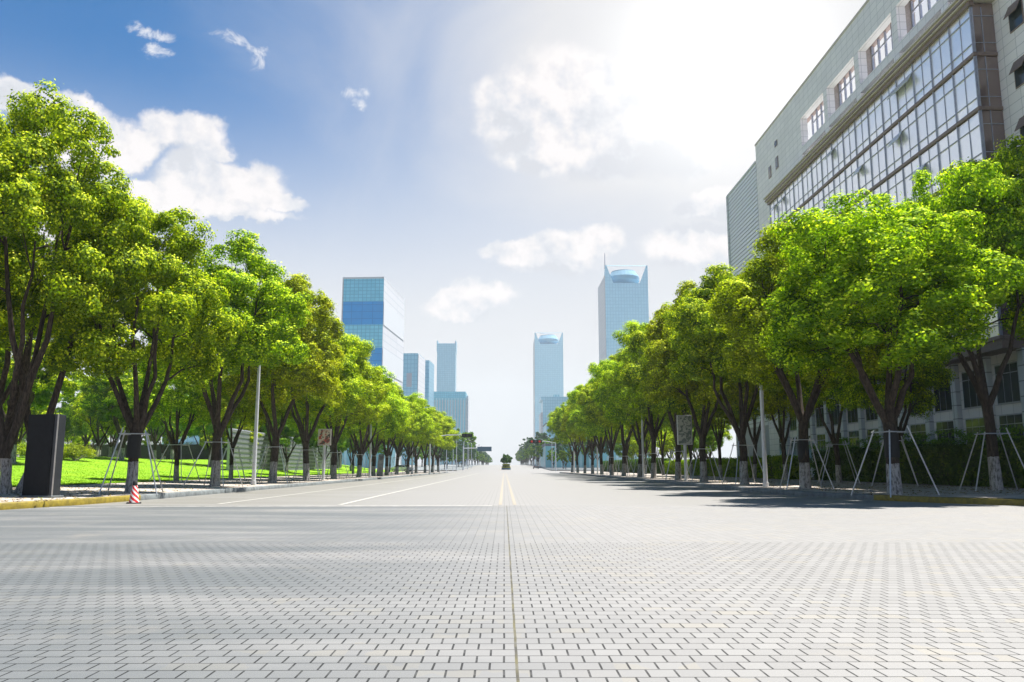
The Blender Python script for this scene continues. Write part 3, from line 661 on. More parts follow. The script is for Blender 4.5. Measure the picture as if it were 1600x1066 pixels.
# grass tufts on the lawn, weeds and fallen leaves
rng = np.random.default_rng(3)
n = 40000; yy = 32 + (rng.uniform(size=n) ** 1.6) * 90; xx = -22.4 - rng.uniform(size=n) ** 1.3 * (6 + (yy - 30) * .45)
P = np.stack([xx, yy, np.array([hl(a, b) + .08 + .08 * math.sin(a * .31 + b * .17) * max(0, min(1, (-24 - a) / 4)) for a, b in zip(xx, yy)])], 1)
N = rng.normal(size=(n, 3)) * np.array([1, 1, .3]); V, F = leaves(rng, P - np.array([0, 0, .03]), N, .075, .035)
M['blade'] = leaf_mat('grass_blades', (.11, .24, .01), (.19, .35, .012), (.28, .44, .02), .4)
o = npmesh('grass_tufts', V, F, M['blade']); tag(o, 'short bright green grass growing on the left lawn', 'grass', kind='stuff')
n = 2600; yy = 27 + rng.uniform(size=n) ** 1.5 * 60; xx = 14.2 + rng.uniform(size=n) * 8.5; P = np.stack([xx, yy, .2 + .1 * np.clip((xx - 14) / 8, 0, 1) + .012], 1)
P[:, 0] += np.where(P[:, 1] < 32, (32 - P[:, 1]) * .9, 0)
P2 = np.stack([-14.4 - rng.uniform(size=n) * 7.8, 25.5 + rng.uniform(size=n) ** 1.5 * 60, np.zeros(n)], 1); P2[:, 2] = .2 + .15 * np.clip((-14.5 - P2[:, 0]) / 8, 0, 1) + .012
P = np.concatenate([P, P2]); N = rng.normal(size=P.shape) * .25 + np.array([0, 0, 1]); V, F = leaves(rng, P, N, .12, .07)
M['litter'] = leaf_mat('dry_fallen_leaves', (.16, .10, .04), (.22, .17, .06), (.12, .16, .03), .1)
o = npmesh('fallen_leaves', V, F, M['litter']); tag(o, 'scattered dry leaves lying under the roadside trees', 'leaves', kind='stuff')

# ------------------------------------------------------------------ tree stakes
def stakes(seed, rot):
    rd = random.Random(seed); root = empty('tree_stake_frame', (0, 0, 0))
    a = .42; hh = 2.45; tops = []
    for i, (sx_, sy_) in enumerate([(-1, -1), (1, -1), (1, 1), (-1, 1)]):
        ft = Vector((sx_ * rd.uniform(1.0, 1.25), sy_ * rd.uniform(.9, 1.2), -.05)); tp = Vector((sx_ * a, sy_ * a, hh + rd.uniform(0, .25)))
        mb = MB(); mb.tube([ft, tp], .026, 8); mb.build('stake', M['steel'], root, smooth=True); tops.append((sx_ * a, sy_ * a))
    mb = MB(); z = hh - .05
    for i in range(4):
        p, q = Vector((*tops[i], z)), Vector((*tops[(i + 1) % 4], z)); d = (q - p).normalized() * .14
        mb.tube([p - d, q + d], .022, 8)
    mb.build('crossbar', M['steel'], root, smooth=True)
    return root
sk = [Placer(stakes(1, 0)), Placer(stakes(2, 0)), Placer(stakes(3, 0))]
for side, XX, YY, hf in (('left', XL, YL, hl), ('right', XR, YR, hr)):
    for i in range(9):
        sk[(i + (side == 'right')) % 3].put(XX[i], YY[i], hf(XX[i], YY[i]), rnd.uniform(-.25, .25) + (0 if i else .2), (1, 1, 1.0 + rnd.uniform(-.06, .1)),
            'steel pole stake frame round the %s trunk of the %s kerb row' % (ordn(i, 'first'), side), 'tree support', 'steel stake frames round the trunks')
for nm, x, y in (('tall forked trunk by the right hedge', 21.0, 35.0), ('first second-row trunk on the right', 21.2, 44.5), ('second second-row trunk on the right', 21.0, 51.5), ('first lawn-edge trunk on the left', -21.8, 55), ('second lawn-edge trunk on the left', -22, 66.5)):
    sk[1].put(x, y, hl(x, y) if x < 0 else .28, rnd.uniform(-.5, .5), 1.0, 'steel pole stake frame round the ' + nm, 'tree support', 'steel stake frames round the trunks')
# dark wrap bands on some trunks
def wrap():
    mb = MB(); mb.lathe([(.245, 1.42), (.252, 1.5), (.248, 2.3), (.242, 2.36)], 14); r_ = mb.build('trunk_wrap', M['rubber'], smooth=True); return r_
w0 = wrap(); first = True
for i, (x, y, hf, nm) in enumerate([(XL[0], YL[0], hl, 'first trunk of the left kerb row'), (-21.8, 55, hl, 'first lawn-edge trunk on the left'), (XL[1], YL[1], hl, 'second trunk of the left kerb row'), (XR[0], YR[0], hr, 'first trunk of the right kerb row'), (XR[1], YR[1], hr, 'second trunk of the right kerb row')]):
    o = w0 if first else w0.copy()
    if not first: COL.objects.link(o)
    first = False; o.location = (x, y, hf(x, y)); o.scale = (1.08, 1.08, 1)
    if i == 1: o.scale = (.85, .85, 1)
    tag(o, 'black protective wrap tied round the ' + nm, 'trunk wrap', 'black trunk wraps')

# ------------------------------------------------------------------ black slab kiosk, cone
r_ = empty('pylon', (-16.1, 28.9, hl(-16.2, 28.9)), -.30, label='tall blank black slab pylon with light side edge standing on the left kerb corner', cat='sign pylon')
mb = MB(); mb.box(-.62, .50, -.22, .22, .06, 2.86); mb.build('panel', M['black'], r_, bevel=.012)
mb = MB(); mb.box(.503, .62, -.19, .19, .06, 2.84); mb.build('side_panel', M['dark'], r_, bevel=.01)
mb = MB(); mb.box(.622, .645, -.19, -.14, .05, 2.86); mb.build('edge_trim', M['edge'], r_, bevel=.006)
mb = MB(); mb.box(-.70, .72, -.27, .27, -.02, .06); mb.build('base', M['kerb'], r_, bevel=.008)
r_ = empty('traffic_cone', (-13.05, 29.3, 0), .4, label='red and white striped traffic cone standing in the gutter by the yellow kerb end', cat='traffic cone')
mb = MB(); mb.lathe([(.175, .035), (.165, .06), (.085, .62), (.08, .63)], 20); mb.build('cone_body', M['cone'], r_, smooth=True)
mb = MB(); mb.lathe([(.081, .60), (.088, .63), (.07, .76), (.045, .79)], 16); mb.build('cap', M['rubber'], r_, smooth=True)
mb = MB(); mb.box(-.24, .24, -.24, .24, .0, .035); mb.build('base', M['rubber'], r_, bevel=.01)

# ------------------------------------------------------------------ street lamps
def lamp():
    root = empty('street_lamp', (0, 0, 0)); mb = MB()
    mb.tube([(0, 0, 0), (0, 0, .25), (0, 0, .26), (0, 0, 5), (0, 0, 9.0)], [.16, .16, .125, .10, .07], 12); mb.build('pole', M['pole'], root, smooth=True)
    mb = MB(); mb.tube([(0, 0, 8.9), (.35, 0, 9.5), (.9, 0, 9.8), (1.3, 0, 9.9)], [.05, .045, .04, .035], 8); mb.build('arm', M['pole'], root, smooth=True)
    mb = MB(); mb.tube([(1.2, 0, 9.87), (1.35, 0, 9.92), (1.7, 0, 9.98), (2.0, 0, 10.0)], [.06, .14, .15, .06], 10); h_ = mb.build('lamp_head', M['dark'], root, smooth=True)
    mb = MB(); mb.box(-.07, .07, -.17, -.125, .9, 1.3); mb.build('access_door', M['steel'], root)
    return root
lp = Placer(lamp())
for side, x, ys, rz in (('left', -15.0, [49.5, 92, 134, 176], 0), ('right', 14.3, [45, 84.5, 126, 168], math.pi)):
    for i, y in enumerate(ys):
        lp.put(x, y, .2, rz, 1, 'tall pale grey street lamp pole among the %s kerb trees, %s from the front' % (side, ordn(i, 'first')), 'street lamp', 'street lamps along the avenue')
for side, x, rz in (('left', -14.3, 0), ('right', 14.3, math.pi)):
    for i in range(6):
        y = 246 + i * 42; lp.put(x, y, g(y) + .2, rz, 1, 'hazy street lamp beyond the crossing on the %s, %s from it' % (side, ordn(i, 'nearest')), 'street lamp', 'far street lamps beyond the crossing')

# ------------------------------------------------------------------ poster boards
def board_mat(name, kind):
    m, t = mat(name); tc = t.n('ShaderNodeTexCoord').outputs['Object']
    n = t.n('ShaderNodeTexNoise', {'Vector': tc, 'Scale': 2.6, 'Detail': 3.0}).outputs[0]; n2 = t.n('ShaderNodeTexNoise', {'Vector': tc, 'Scale': 5.0, 'Detail': 2.0}).outputs[0]
    if kind == 0: c = t.mix(t.sm(n, .48, .54), (.55, .48, .40), (.42, .08, .07)); c = t.mix(t.sm(n2, .56, .6), c, (.08, .07, .06))
    else: c = t.mix(t.sm(n2, .5, .56), (.42, .44, .38), (.14, .17, .15))
    out(t, pbr(t, c, .4)); return m
def board(x, y, w_, z0, z1, mt, label, fr):
    r = empty('poster_board', (x, y, .2), 0, label=label, cat='sign board')
    mb = MB(); mb.tube([(0, 0, 0), (0, 0, z0)], .12, 12); mb.build('post', M['pole'], r, smooth=True)
    mb = MB(); mb.box(-w_ / 2, w_ / 2, -.09, .09, z0, z1); mb.build('panel', fr, r, bevel=.015)
    mb = MB(); mb.box(-w_ / 2 + .07, w_ / 2 - .07, -.098, -.092, z0 + .07, z1 - .07); mb.build('poster', mt, r)
board(-15.3, 69.8, 1.1, 2.9, 4.3, board_mat('red_and_cream_poster', 0), 'small poster board with red and cream picture on a grey post, left side', M['ledge'])
board(14.1, 63.8, 1.15, 2.8, 5.1, board_mat('grey_green_poster', 1), 'tall dim grey-green poster board on a post among the right kerb trees', M['steel'])
r_ = empty('utility_pillar', (-14.6, 97, .2), .2, label='leaning grey utility pillar with vents among the left kerb trees', cat='utility box')
mb = MB(); mb.add([(-.42, -.2, 0), (.30, -.2, 0), (.30, .2, 0), (-.42, .2, 0), (-.22, -.2, 2.6), (.42, -.2, 2.6), (.42, .2, 2.6), (-.22, .2, 2.6)], [(3, 2, 1, 0), (4, 5, 6, 7), (0, 1, 5, 4), (1, 2, 6, 5), (2, 3, 7, 6), (3, 0, 4, 7)])
mb.build('cabinet', M['kerb'], r_, bevel=.03)
mb = MB()
for k in range(8): mb.box(-.12, .26, -.215, -.203, 1.9 + k * .06, 1.93 + k * .06)
mb.build('vent', M['dark'], r_)

# ------------------------------------------------------------------ traffic signals
RED = None
def lamp_mat(name, c, s_):
    m, t = mat(name); out(t, t.n('ShaderNodeEmission', {0: c + (1,), 1: s_}).outputs[0]); return m
LR = lamp_mat('lit_red_lens', (1, .10, .08), .12)
def signal(x, y, reach, z, w_, h_, label, lit):
    r = empty('traffic_signal', (x, y, g(y) + .1), 0, label=label, cat='traffic light', group='signals hung over the crossing'); s = 1 if reach > 0 else -1; z -= g(y)
    mb = MB(); mb.tube([(0, 0, 0), (0, 0, z + .1)], [.16, .10], 10); mb.build('pole', M['pole'], r, smooth=True)
    mb = MB(); mb.tube([(0, 0, z - .4), (reach * .4, 0, z + .05), (reach, 0, z + .12)], [.09, .07, .05], 8); mb.build('arm', M['pole'], r, smooth=True)
    c = reach - s * w_ * .3
    mb = MB(); mb.box(c - w_ / 2, c + w_ / 2, -.26, -.08, z - h_ / 2, z + h_ / 2); mb.build('signal_head', M['black'], r, bevel=.03)
    for k in range(3):
        xx = c + (k - 1) * w_ * .31; rr = min(h_ * .36, w_ * .13)
        mb = MB(); mb.add([(xx + rr * math.cos(a * math.pi / 8), -.268, z + rr * math.sin(a * math.pi / 8)) for a in range(16)] + [(xx + rr * math.cos(a * math.pi / 8), -.25, z + rr * math.sin(a * math.pi / 8)) for a in range(16)],
               [tuple(range(16))] + [(a, a + 16, (a + 1) % 16 + 16, (a + 1) % 16) for a in range(16)])
        mb.build('lens', LR if (lit and k != 1) else M['dark'], r)
signal(-13.6, 150, 7.4, 6.95, 1.95, .6, 'dark horizontal traffic signal reaching out from the left kerb trees', False)
signal(13.9, 222, -6.4, 8.1, 3.4, .85, 'horizontal traffic signal with red lights over the right lanes', True)
r_ = empty('overhead_road_sign', (-12.6, 252, g(252)), 0, label='blank blue-grey overhead road sign on a mast arm beyond the crossing', cat='road sign')
mb = MB(); mb.tube([(0, 0, 0), (0, 0, 7.2)], [.2, .15], 10); mb.build('pole', M['pole'], r_, smooth=True)
mb = MB(); mb.tube([(0, 0, 6.6), (8.6, 0, 6.75)], [.12, .08], 8); mb.build('arm', M['pole'], r_, smooth=True)
M['signb'] = simple('faded_blue_sign', (.06, .12, .17), .5)
mb = MB(); mb.box(4.3, 8.7, -.2, -.13, 5.7, 7.1); mb.build('panel', M['signb'], r_, bevel=.02)
# flag poles / slim poles left of the far road
def slim():
    r = empty('slim_pole', (0, 0, 0)); mb = MB(); mb.tube([(0, 0, 0), (0, 0, .3), (0, 0, .31), (0, 0, 8.6)], [.14, .14, .08, .05], 8); mb.build('pole', M['louv'], r, smooth=True)
    mb = MB(); mb.lathe([(.03, 8.58), (.10, 8.66), (.10, 8.72), (.02, 8.8)], 10); mb.build('finial', M['louv'], r, smooth=True); return r
sp = Placer(slim())
for i, (x, y) in enumerate([(-17.5, 236), (-15.6, 236), (-13.7, 236), (-11.9, 262), (-11.0, 270), (-10.6, 290)]):
    sp.put(x - 1.0, y, g(y), 0, 1, 'slim white pole at the far left corner of the crossing, %s from the left' % ordn(i, 'first'), 'pole', 'slim white poles at the crossing')

# ------------------------------------------------------------------ roundabout planter with ball tree
r_ = empty('flower_planter', (.6, 262, g(262)), 0, label='round yellow-green tiered flower planter in the middle of the far road', cat='planter')
M['plant_y'] = leaf_mat('yellow_flower_bed', (.25, .30, .02), (.42, .45, .03), (.6, .55, .05), .2)
def disc(R0, R1, z0, z1, name, mt):
    mb = MB(); mb.lathe([(R0, z0), (R0, z0 + .1), (R1, z1 - .05), (R1 * .96, z1)], 24); return mb.build(name, mt, r_, smooth=True)
disc(1.45, 1.5, 0, .55, 'lower_tier', M['signb']); disc(1.2, 1.25, 1.0, 1.3, 'upper_tier', M['dark'])
rng = np.random.default_rng(9)
for (Rb, z, nm) in ((1.48, .8, 'lower_flowers'), (1.25, 1.55, 'upper_flowers')):
    d = unit(rng, 1500); V, F = leaves(rng, d * np.array([Rb, Rb, .28]) + np.array([0, 0, z]), d + rng.normal(size=d.shape) * .4, .2, .14); npmesh(nm, V, F, M['plant_y'], r_)
topi = tree('ball_tree', 51, 1.9, .5, 4.1, .6, 16, 16, 190, .24, .15, 'leaf_h', .12, nlimb=3, lob=.55)
topi.location = (.6, 262, g(262) + .75); tag(topi, 'small dark ball-shaped tree growing out of the tiered planter', 'tree')

# ------------------------------------------------------------------ cars
def car(x, y, z, rz, col, label):
    r = empty('parked_car', (x, y, z), rz, label=label, cat='car')
    cm_ = simple('car_paint', col, .25, .2, .03)
    pr = [(-2.2, .35), (-2.25, .75), (-1.95, .92), (-1.35, .98), (-.75, 1.42), (.75, 1.46), (1.5, 1.02), (2.1, .92), (2.25, .6), (2.2, .3)]
    mb = MB(); n = len(pr); vs = []
    for sx_ in (-.86, .86):
        vs += [(sx_ * (.82 if pz > 1.2 else 1), py, pz) for py, pz in pr]
    fs = [tuple(range(n)), tuple(range(n, 2 * n))[::-1]] + [(i, i + n, (i + 1) % n + n, (i + 1) % n) for i in range(n)]
    mb.add(vs, fs); mb.build('body', cm_, r, bevel=.05)
    mb = MB()
    for s in (-1, 1): mb.add([(s * .885, -1.2, 1.0), (s * .885, 1.35, 1.0), (s * .735, .7, 1.40), (s * .735, -.7, 1.38)], [(0, 1, 2, 3)])
    mb.add([(-.7, -1.37, 1.01), (.7, -1.37, 1.01), (.62, -.80, 1.40), (-.62, -.80, 1.40)], [(0, 1, 2, 3)])
    mb.build('window', M['glass_d'], r)
    for yy in (-1.4, 1.4):
        for s in (-1, 1):
            mb = MB(); mb.tube([(s * .72, yy, .32), (s * .9, yy, .32)], .32, 16); wv_ = mb.build('wheel', M['rubber'], r, smooth=True)
            mb = MB(); mb.tube([(s * .88, yy, .32), (s * .915, yy, .32)], .19, 12); mb.build('rim', M['steel'], wv_, smooth=True)
    for s in (-.62, .62):
        mb = MB(); mb.box(s - .16, s + .16, -2.27, -2.2, .68, .82); mb.build('tail_light', LRd, r)
LRd = simple('tail_lens', (.25, .01, .01), .2)
car(-20.9, 168, .35, 1.2, (.62, .66, .72), 'pale silver car parked behind the left kerb trees')
car(10.9, 284, g(284), 0, (.03, .03, .035), 'small dark car at the right edge of the far road')

# grey slatted wall in the park
r_ = empty('slatted_wall', (-31, 92, .4), 0, label='low grey slatted wall of a park pavilion behind the left trees', cat='wall')
mb = MB(); mb.box(-31, -30.7, 92, 150, 0, 5.6); mb.build('wall', M['louvd'], r_, org=(-31, 92, .4))
mb = MB()
for k in range(9): mb.box(-30.7, -30.6, 92, 150, .8 + k * .55, 1.1 + k * .55)
mb.build('slats', M['kerb'], r_, org=(-31, 92, .4))

# ------------------------------------------------------------------ office building on the right
M['reveal'] = simple('warm_grey_reveal', (.34, .30, .28), .6)
XS, XG = 29.8, 28.4; ORG = (30, 60, 0)
r_ = empty('office_building', ORG, 0, label='large pale stone office building with projecting glass curtain wall on the right', cat='building')
def part(name, mb, mt, parent=None, **kw): return mb.build(name, mt, parent or r_, org=ORG, **kw)
mb = MB()
mb.box(XS, 52, 24, 91.7, -.1, 30.2)                         # main volume
mb.box(XS, XS + .7, 24, 91.7, 36.0, 39.0)                   # top band
mb.box(XS, XS + .7, 24, 91.7, 32.25, 33.0)                  # ledge band
ops = [(77.3 - 6.75 * k - 5.9, 77.3 - 6.75 * k) for k in range(8)]
prev = 91.7
for a, b in ops:
    if b < prev: mb.box(XS, XS + .7, b, prev, 30.2, 32.25); mb.box(XS, XS + .7, b, prev, 33.0, 36.0)
    prev = a
mb.box(XS, XS + .7, 24, prev, 30.2, 32.25); mb.box(XS, XS + .7, 24, prev, 33.0, 36.0)
mb.box(XS + .7, 52, 91.0, 91.7, 30.2, 39.0)
part('wall', mb, M['stone'])
mb = MB(); mb.box(XS - .06, XS + .95, 24, 91.76, 39.0, 39.22); part('parapet_cap', mb, M['ledge'])
mb = MB(); mb.box(XS + .7, XS + 1.5, 30, 84, 36.4, 36.7); mb.box(XS + .7, XS + 1.7, 30, 84, 30.2, 30.5); part('terrace_ceiling', mb, M['brown'])
xr = XS + 1.15
for a, b in ops:
    mb = MB(); mb.box(XS + .705, xr + .3, a - .80, a - .03, 30.51, 36.39); part('pier_return', mb, M['reveal'])
for a, b in ops:                                            # window grids high up: sky seen through them
    mb = MB(); nn = 5; wd = (b - a) / nn
    for k in range(nn + 1): mb.box(xr, xr + .16, a + k * wd - .07, a + k * wd + .07, 30.5, 36.4)
    for z in (31.6, 33.0, 34.0, 35.4): mb.box(xr + .01, xr + .15, a, b, z, z + .16)
    mb.box(xr + .02, xr + .14, a + .1, b - .1, 30.5, 31.6)
    f_ = part('terrace_window', mb, M['mull'])
mb = MB()
mb.box(XG - .35, XS - .002, 45.2, 83.9, 29.35, 29.8); mb.box(XG - .5, XS - .002, 45.0, 84.1, 29.8, 29.92); part('cornice', mb, M['ledge'])
mb = MB(); mb.box(XG - .42, XG - .36, 45.2, 83.9, 29.45, 29.62); mb.box(XG - .2, XG + .1, 45.45, 83.75, 29.05, 29.34); part('cornice_trim', mb, M['brown'])
Y0, Y1, ST = 45.7, 83.5, 3.47
zb0 = 29.3 - 6 * ST
mb = MB(); mb.box(XG + .12, XS - .001, Y0 + .06, Y1 - .06, zb0, 29.04); part('bay_core', mb, M['dark'])
mb = MB(); mb.box(XG, XS - .003, Y0 - .1, Y1, zb0 - .5, zb0 - .001); part('bay_base', mb, M['brown'])
mw = (Y1 - Y0) / 16
rg = random.Random(8)
for s in range(6):
    zt = 29.3 - s * ST
    mb = MB(); mb.box(XG - .10, XG + .11, Y0 - .14, Y1 + .02, zt - ST, zt - ST + .26); mb.box(XG + .112, XS - .004, Y0 - .14, Y0 + .05, zt - ST, zt - ST + .26); part('spandrel_band', mb, M['brown'], bevel=.05)
    for k in range(8):
        a = Y0 + k * 2 * mw + .02; b = a + 2 * mw - .04; t1, t2 = rg.uniform(-.006, .006), rg.uniform(-.006, .006)
        mb = MB(); z0, z1 = zt - ST + .27, zt - .04
        # four tilted panes of one double bay
        for (ya, yb) in ((a, (a + b) / 2 - .01), ((a + b) / 2 + .01, b)):
            for (za, zb_) in ((z0, z0 + .6), (z0 + .6, zt - .85), (zt - .85, z1)):
                e1, e2 = rg.uniform(-.012, .012), rg.uniform(-.012, .012)
                mb.quad((XG + .03 + e1, yb, za), (XG + .03 + e2, ya, za), (XG + .03 + t1, ya, zb_), (XG + .03 - e1, yb, zb_))
        part('window', mb, M['glass'])
mb = MB()
for k in range(17):
    y = Y0 + k * mw; mb.box(XG - .05, XG + .06, y - .035, y + .035, zb0, 29.04)
    if k < 16: mb.box(XG - .01, XG + .05, y + mw / 2 - .018, y + mw / 2 + .018, zb0, 29.04)
for s in range(6):
    zt = 29.3 - s * ST
    for z in (zt - .85, zt - ST + .87): mb.box(XG - .025, XG + .055, Y0, Y1, z - .025, z + .025)
part('mullion_grid', mb, M['mull'])
# brown glass end of the bay, facing the camera
for s in range(6):
    zt = 29.3 - s * ST
    mb = MB(); mb.box(XG + .13, XS - .004, Y0 - .03, Y0 + .05, zt - ST + .27, zt - .02); part('end_window', mb, M['glass_brown'])
mb = MB()
for s in range(6):
    zt = 29.3 - s * ST
    for z in (zt - .85, zt - ST + .87): mb.box(XG + .1, XS - .01, Y0 - .07, Y0 - .031, z - .02, z + .02)
mb.box(XG + .62, XG + .66, Y0 - .075, Y0 - .032, zb0, 29.0); mb.box(XG + .02, XG + .12, Y0 - .08, Y0 + .04, zb0, 29.04); part('end_mullion_grid', mb, M['mull'])
# opened awning sashes
for (y, s, wd) in ((54.3, 0, 3.0), (67.0, 0, 1.1), (55.5, 1, 1.5), (61.8, 1, 1.1), (79.5, 0, 1.1), (52.8, 2, 1.5), (58.8, 2, 1.2), (75.0, 1, 1.0), (64.0, 3, 1.2), (82.0, 0, 1.0), (70.5, 2, 1.1), (49.5, 3, 1.3), (77.2, 2, 1.1)):
    zt = 29.3 - s * ST - .86; Mx = Matrix.Translation((XG - .06, y, zt)) @ Matrix.Rotation(R(30), 4, 'Y')
    mb = MB(); mb.box(-.02, .02, -wd / 2, wd / 2, -.75, 0, Mx); f_ = part('awning_sash', mb, M['louv'])
    mb = MB(); mb.box(-.032, -.022, -wd / 2 + .05, wd / 2 - .05, -.7, -.05, Mx); part('pane', mb, M['glass'], f_)
# small windows in the near stone wall and the far stone strip
def small_win(y, z, wd=1.15, ht=1.5, sash=True):
    mb = MB(); mb.box(XS - .05, XS - .003, y - wd / 2 - .07, y + wd / 2 + .07, z - ht / 2 - .07, z + ht / 2 + .07); f_ = part('window_frame', mb, M['brown'])
    mb = MB(); mb.box(XS - .062, XS - .052, y - wd / 2, y + wd / 2, z - ht / 2, z + ht / 2); part('pane', mb, M['glass_d'], f_)
    if sash:
        Mx = Matrix.Translation((XS - .07, y, z + ht / 2)) @ Matrix.Rotation(R(25), 4, 'Y')
        mb = MB(); mb.box(-.02, .02, -wd / 2, wd / 2, -.8, 0, Mx); part('open_sash', mb, M['brown'], f_)
for k in range(7): small_win(43.6, 27.3 - k * ST)
for k in range(3): small_win(38.5, 27.3 - k * ST)
small_win(84.6, 34.2, .7, 1.2, False); small_win(87.0, 34.0, .7, 1.2, False); small_win(84.6, 36.4, .7, .5, False)
# lower storeys: windows between pale pilasters
for k in range(12):
    y = 47.6 + k * 3.6
    for (z0, z1) in ((1.4, 4.3), (5.0, 7.3)):
        mb = MB(); mb.box(XS - .06, XS - .004, y - 1.12, y + 1.12, z0 - .06, z1 + .06); f_ = part('window_frame', mb, M['mull'])
        mb = MB()
        for q in (-1, 0, 1): mb.box(XS - .075, XS - .063, y + q * .73 - .33, y + q * .73 + .33, z0 + .05, z1 - .55); mb.box(XS - .075, XS - .063, y + q * .73 - .33, y + q * .73 + .33, z1 - .5, z1 - .02)
        part('pane', mb, M['glass_d'], f_)
mb = MB()
for k in range(12): mb.box(XS - .32, XS - .002, 45.8 + k * 3.6 - .28, 45.8 + k * 3.6 + .28, .1, 8.0)
part('pilaster', mb, M['stone2'])
# far wing with slats
mb = MB(); mb.box(XS + .1, 50, 91.75, 104, -.1, 36.9); w_ = part('far_wing', mb, M['louvd'])
mb = MB(); z = 6.0
while z < 36.8: mb.box(XS - .02, XS + .095, 91.8, 104.1, z, z + .36); z += .5
part('slats', mb, M['louv'], w_)
mb = MB(); mb.box(XS - .15, XS + .3, 103.9, 104.4, 0, 37.1); mb.box(XS - .1, 50, 91.76, 104.3, 36.92, 37.2); part('edge_trim', mb, M['stone2'], w_)

# ------------------------------------------------------------------ distant towers
TG = lambda n_, a, b, m_, bw, rh, ms, me=.65, ro=.32: facade_mat(n_, a, b, m_, bw, rh, ms, ro, 'YZ', me)
M['paleband'] = simple('pale_side_panels', (.47, .49, .53), .5, var=.04)
m_drum = simple('matt_drum_panels', (.15, .30, .42), .9, 0)
m_light = TG('teal_glass_grid', (.16, .50, .66), (.19, .56, .72), (.09, .34, .48), 2.4, 2.0, .16)
m_deep = TG('deep_blue_glass', (.02, .27, .62), (.025, .29, .66), (.01, .20, .5), 6, 4, .2)
m_pale = TG('sunlit_pale_panels', (.46, .47, .51), (.50, .51, .55), (.38, .41, .46), 40, 4.0, .35, 0, .5)
m_blue = TG('blue_grey_glass', (.22, .47, .62), (.25, .51, .66), (.15, .35, .50), 3.0, 3.6, .25)
m_rib = TG('ribbed_blue_glass', (.18, .46, .58), (.21, .50, .62), (.36, .62, .74), 3.4, 200, .5)
def tower(name, x, y, rz, label):
    return empty(name, (x, y, 0), rz, label=label, cat='tower')
# A: banded tower; root at its front right corner, depth to +Y
r_ = tower('banded_tower', -68.3, 450, R(-4), 'glass tower with alternating light and deep blue bands and a white sunlit side')
w0_, d0 = 23.6, 61; zt = 107.2; k = 0
mb = MB(); mb.box(-.9, 0, .6, d0, 0, 107.0); mb.box(-w0_, -w0_ + .6, -.3, d0, 0, 107.4); mb.box(-w0_, 0, -.35, -.01, 107.0, 107.9); mb.box(-.6, .05, -.35, d0, 107.02, 107.9); mb.build('side_wall', m_pale, r_)
for s in range(8):
    z1 = 107.0 - s * 13.2; z0 = max(0, z1 - 13.2)
    mb = MB(); mb.box(-w0_ + .61, -.12, 0, d0 - .5, z0, z1 - .02); mb.build('glass_band', m_deep if s % 2 else m_light, r_)
    if s % 2:
        mb = MB(); mb.box(.001, .25, .8, d0 - .8, z0, z1); mb.build('side_band', M['paleband'], r_)
m_side = M['louv']
# B
r_ = tower('stepped_office_block', -75.1, 700, R(-3), 'mid-height blue office block with stepped rear part right of the banded tower')
mb = MB(); mb.box(-13, 0, 0, 40, 0, 99.3); mb.build('front_block', m_blue, r_)
mb = MB(); mb.box(.003, .5, .4, 40, 0, 98.5)
mb.build('side_wall', m_pale, r_); mb = MB(); mb.box(-8, -1, 75, 110, 0, 103); mb.build('rear_block', m_blue, r_)
mb = MB(); mb.box(-9.5, -5, -.25, -.02, 70, 82); mb.build('window_bay', M['mull'], r_)
# C
r_ = tower('slim_tower', -101, 1400, 0, 'slim plain pale blue tower with small corner tips, far left of the avenue')
mb = MB(); mb.box(-16, 16, 0, 32, 0, 214); mb.build('shaft', m_blue, r_)
mb = MB()
for s in (-1, 1): mb.box(s * 16 - .8, s * 16 + .8, -.5, 31, 200, 219.5)
mb.box(-15, 15, 6, 8, 214, 215.5); mb.build('corner_fin', m_blue, r_)
# D
r_ = tower('ribbed_office_block', -61.5, 900, 0, 'lower blue-green office block with vertical ribs and glass roof screen before the slim tower')
mb = MB(); mb.box(-19, 19, 0, 60, 0, 77); mb.build('front_block', m_rib, r_)
mb = MB()
for k in range(14): mb.box(-18.6 + k * 2.86, -17.9 + k * 2.86, -.6, -.02, 0, 75)
mb.build('ribs', m_pale, r_)
mb = MB(); mb.box(-22, 18.5, -.8, 0, 77.02, 84.3); mb.box(17.8, 18.6, 0, 50, 77.02, 84.3); mb.build('roof_screen', m_light, r_)
mb = MB(); mb.box(19.02, 21.2, 8, 62, 0, 80); mb.build('side_wall', m_pale, r_)
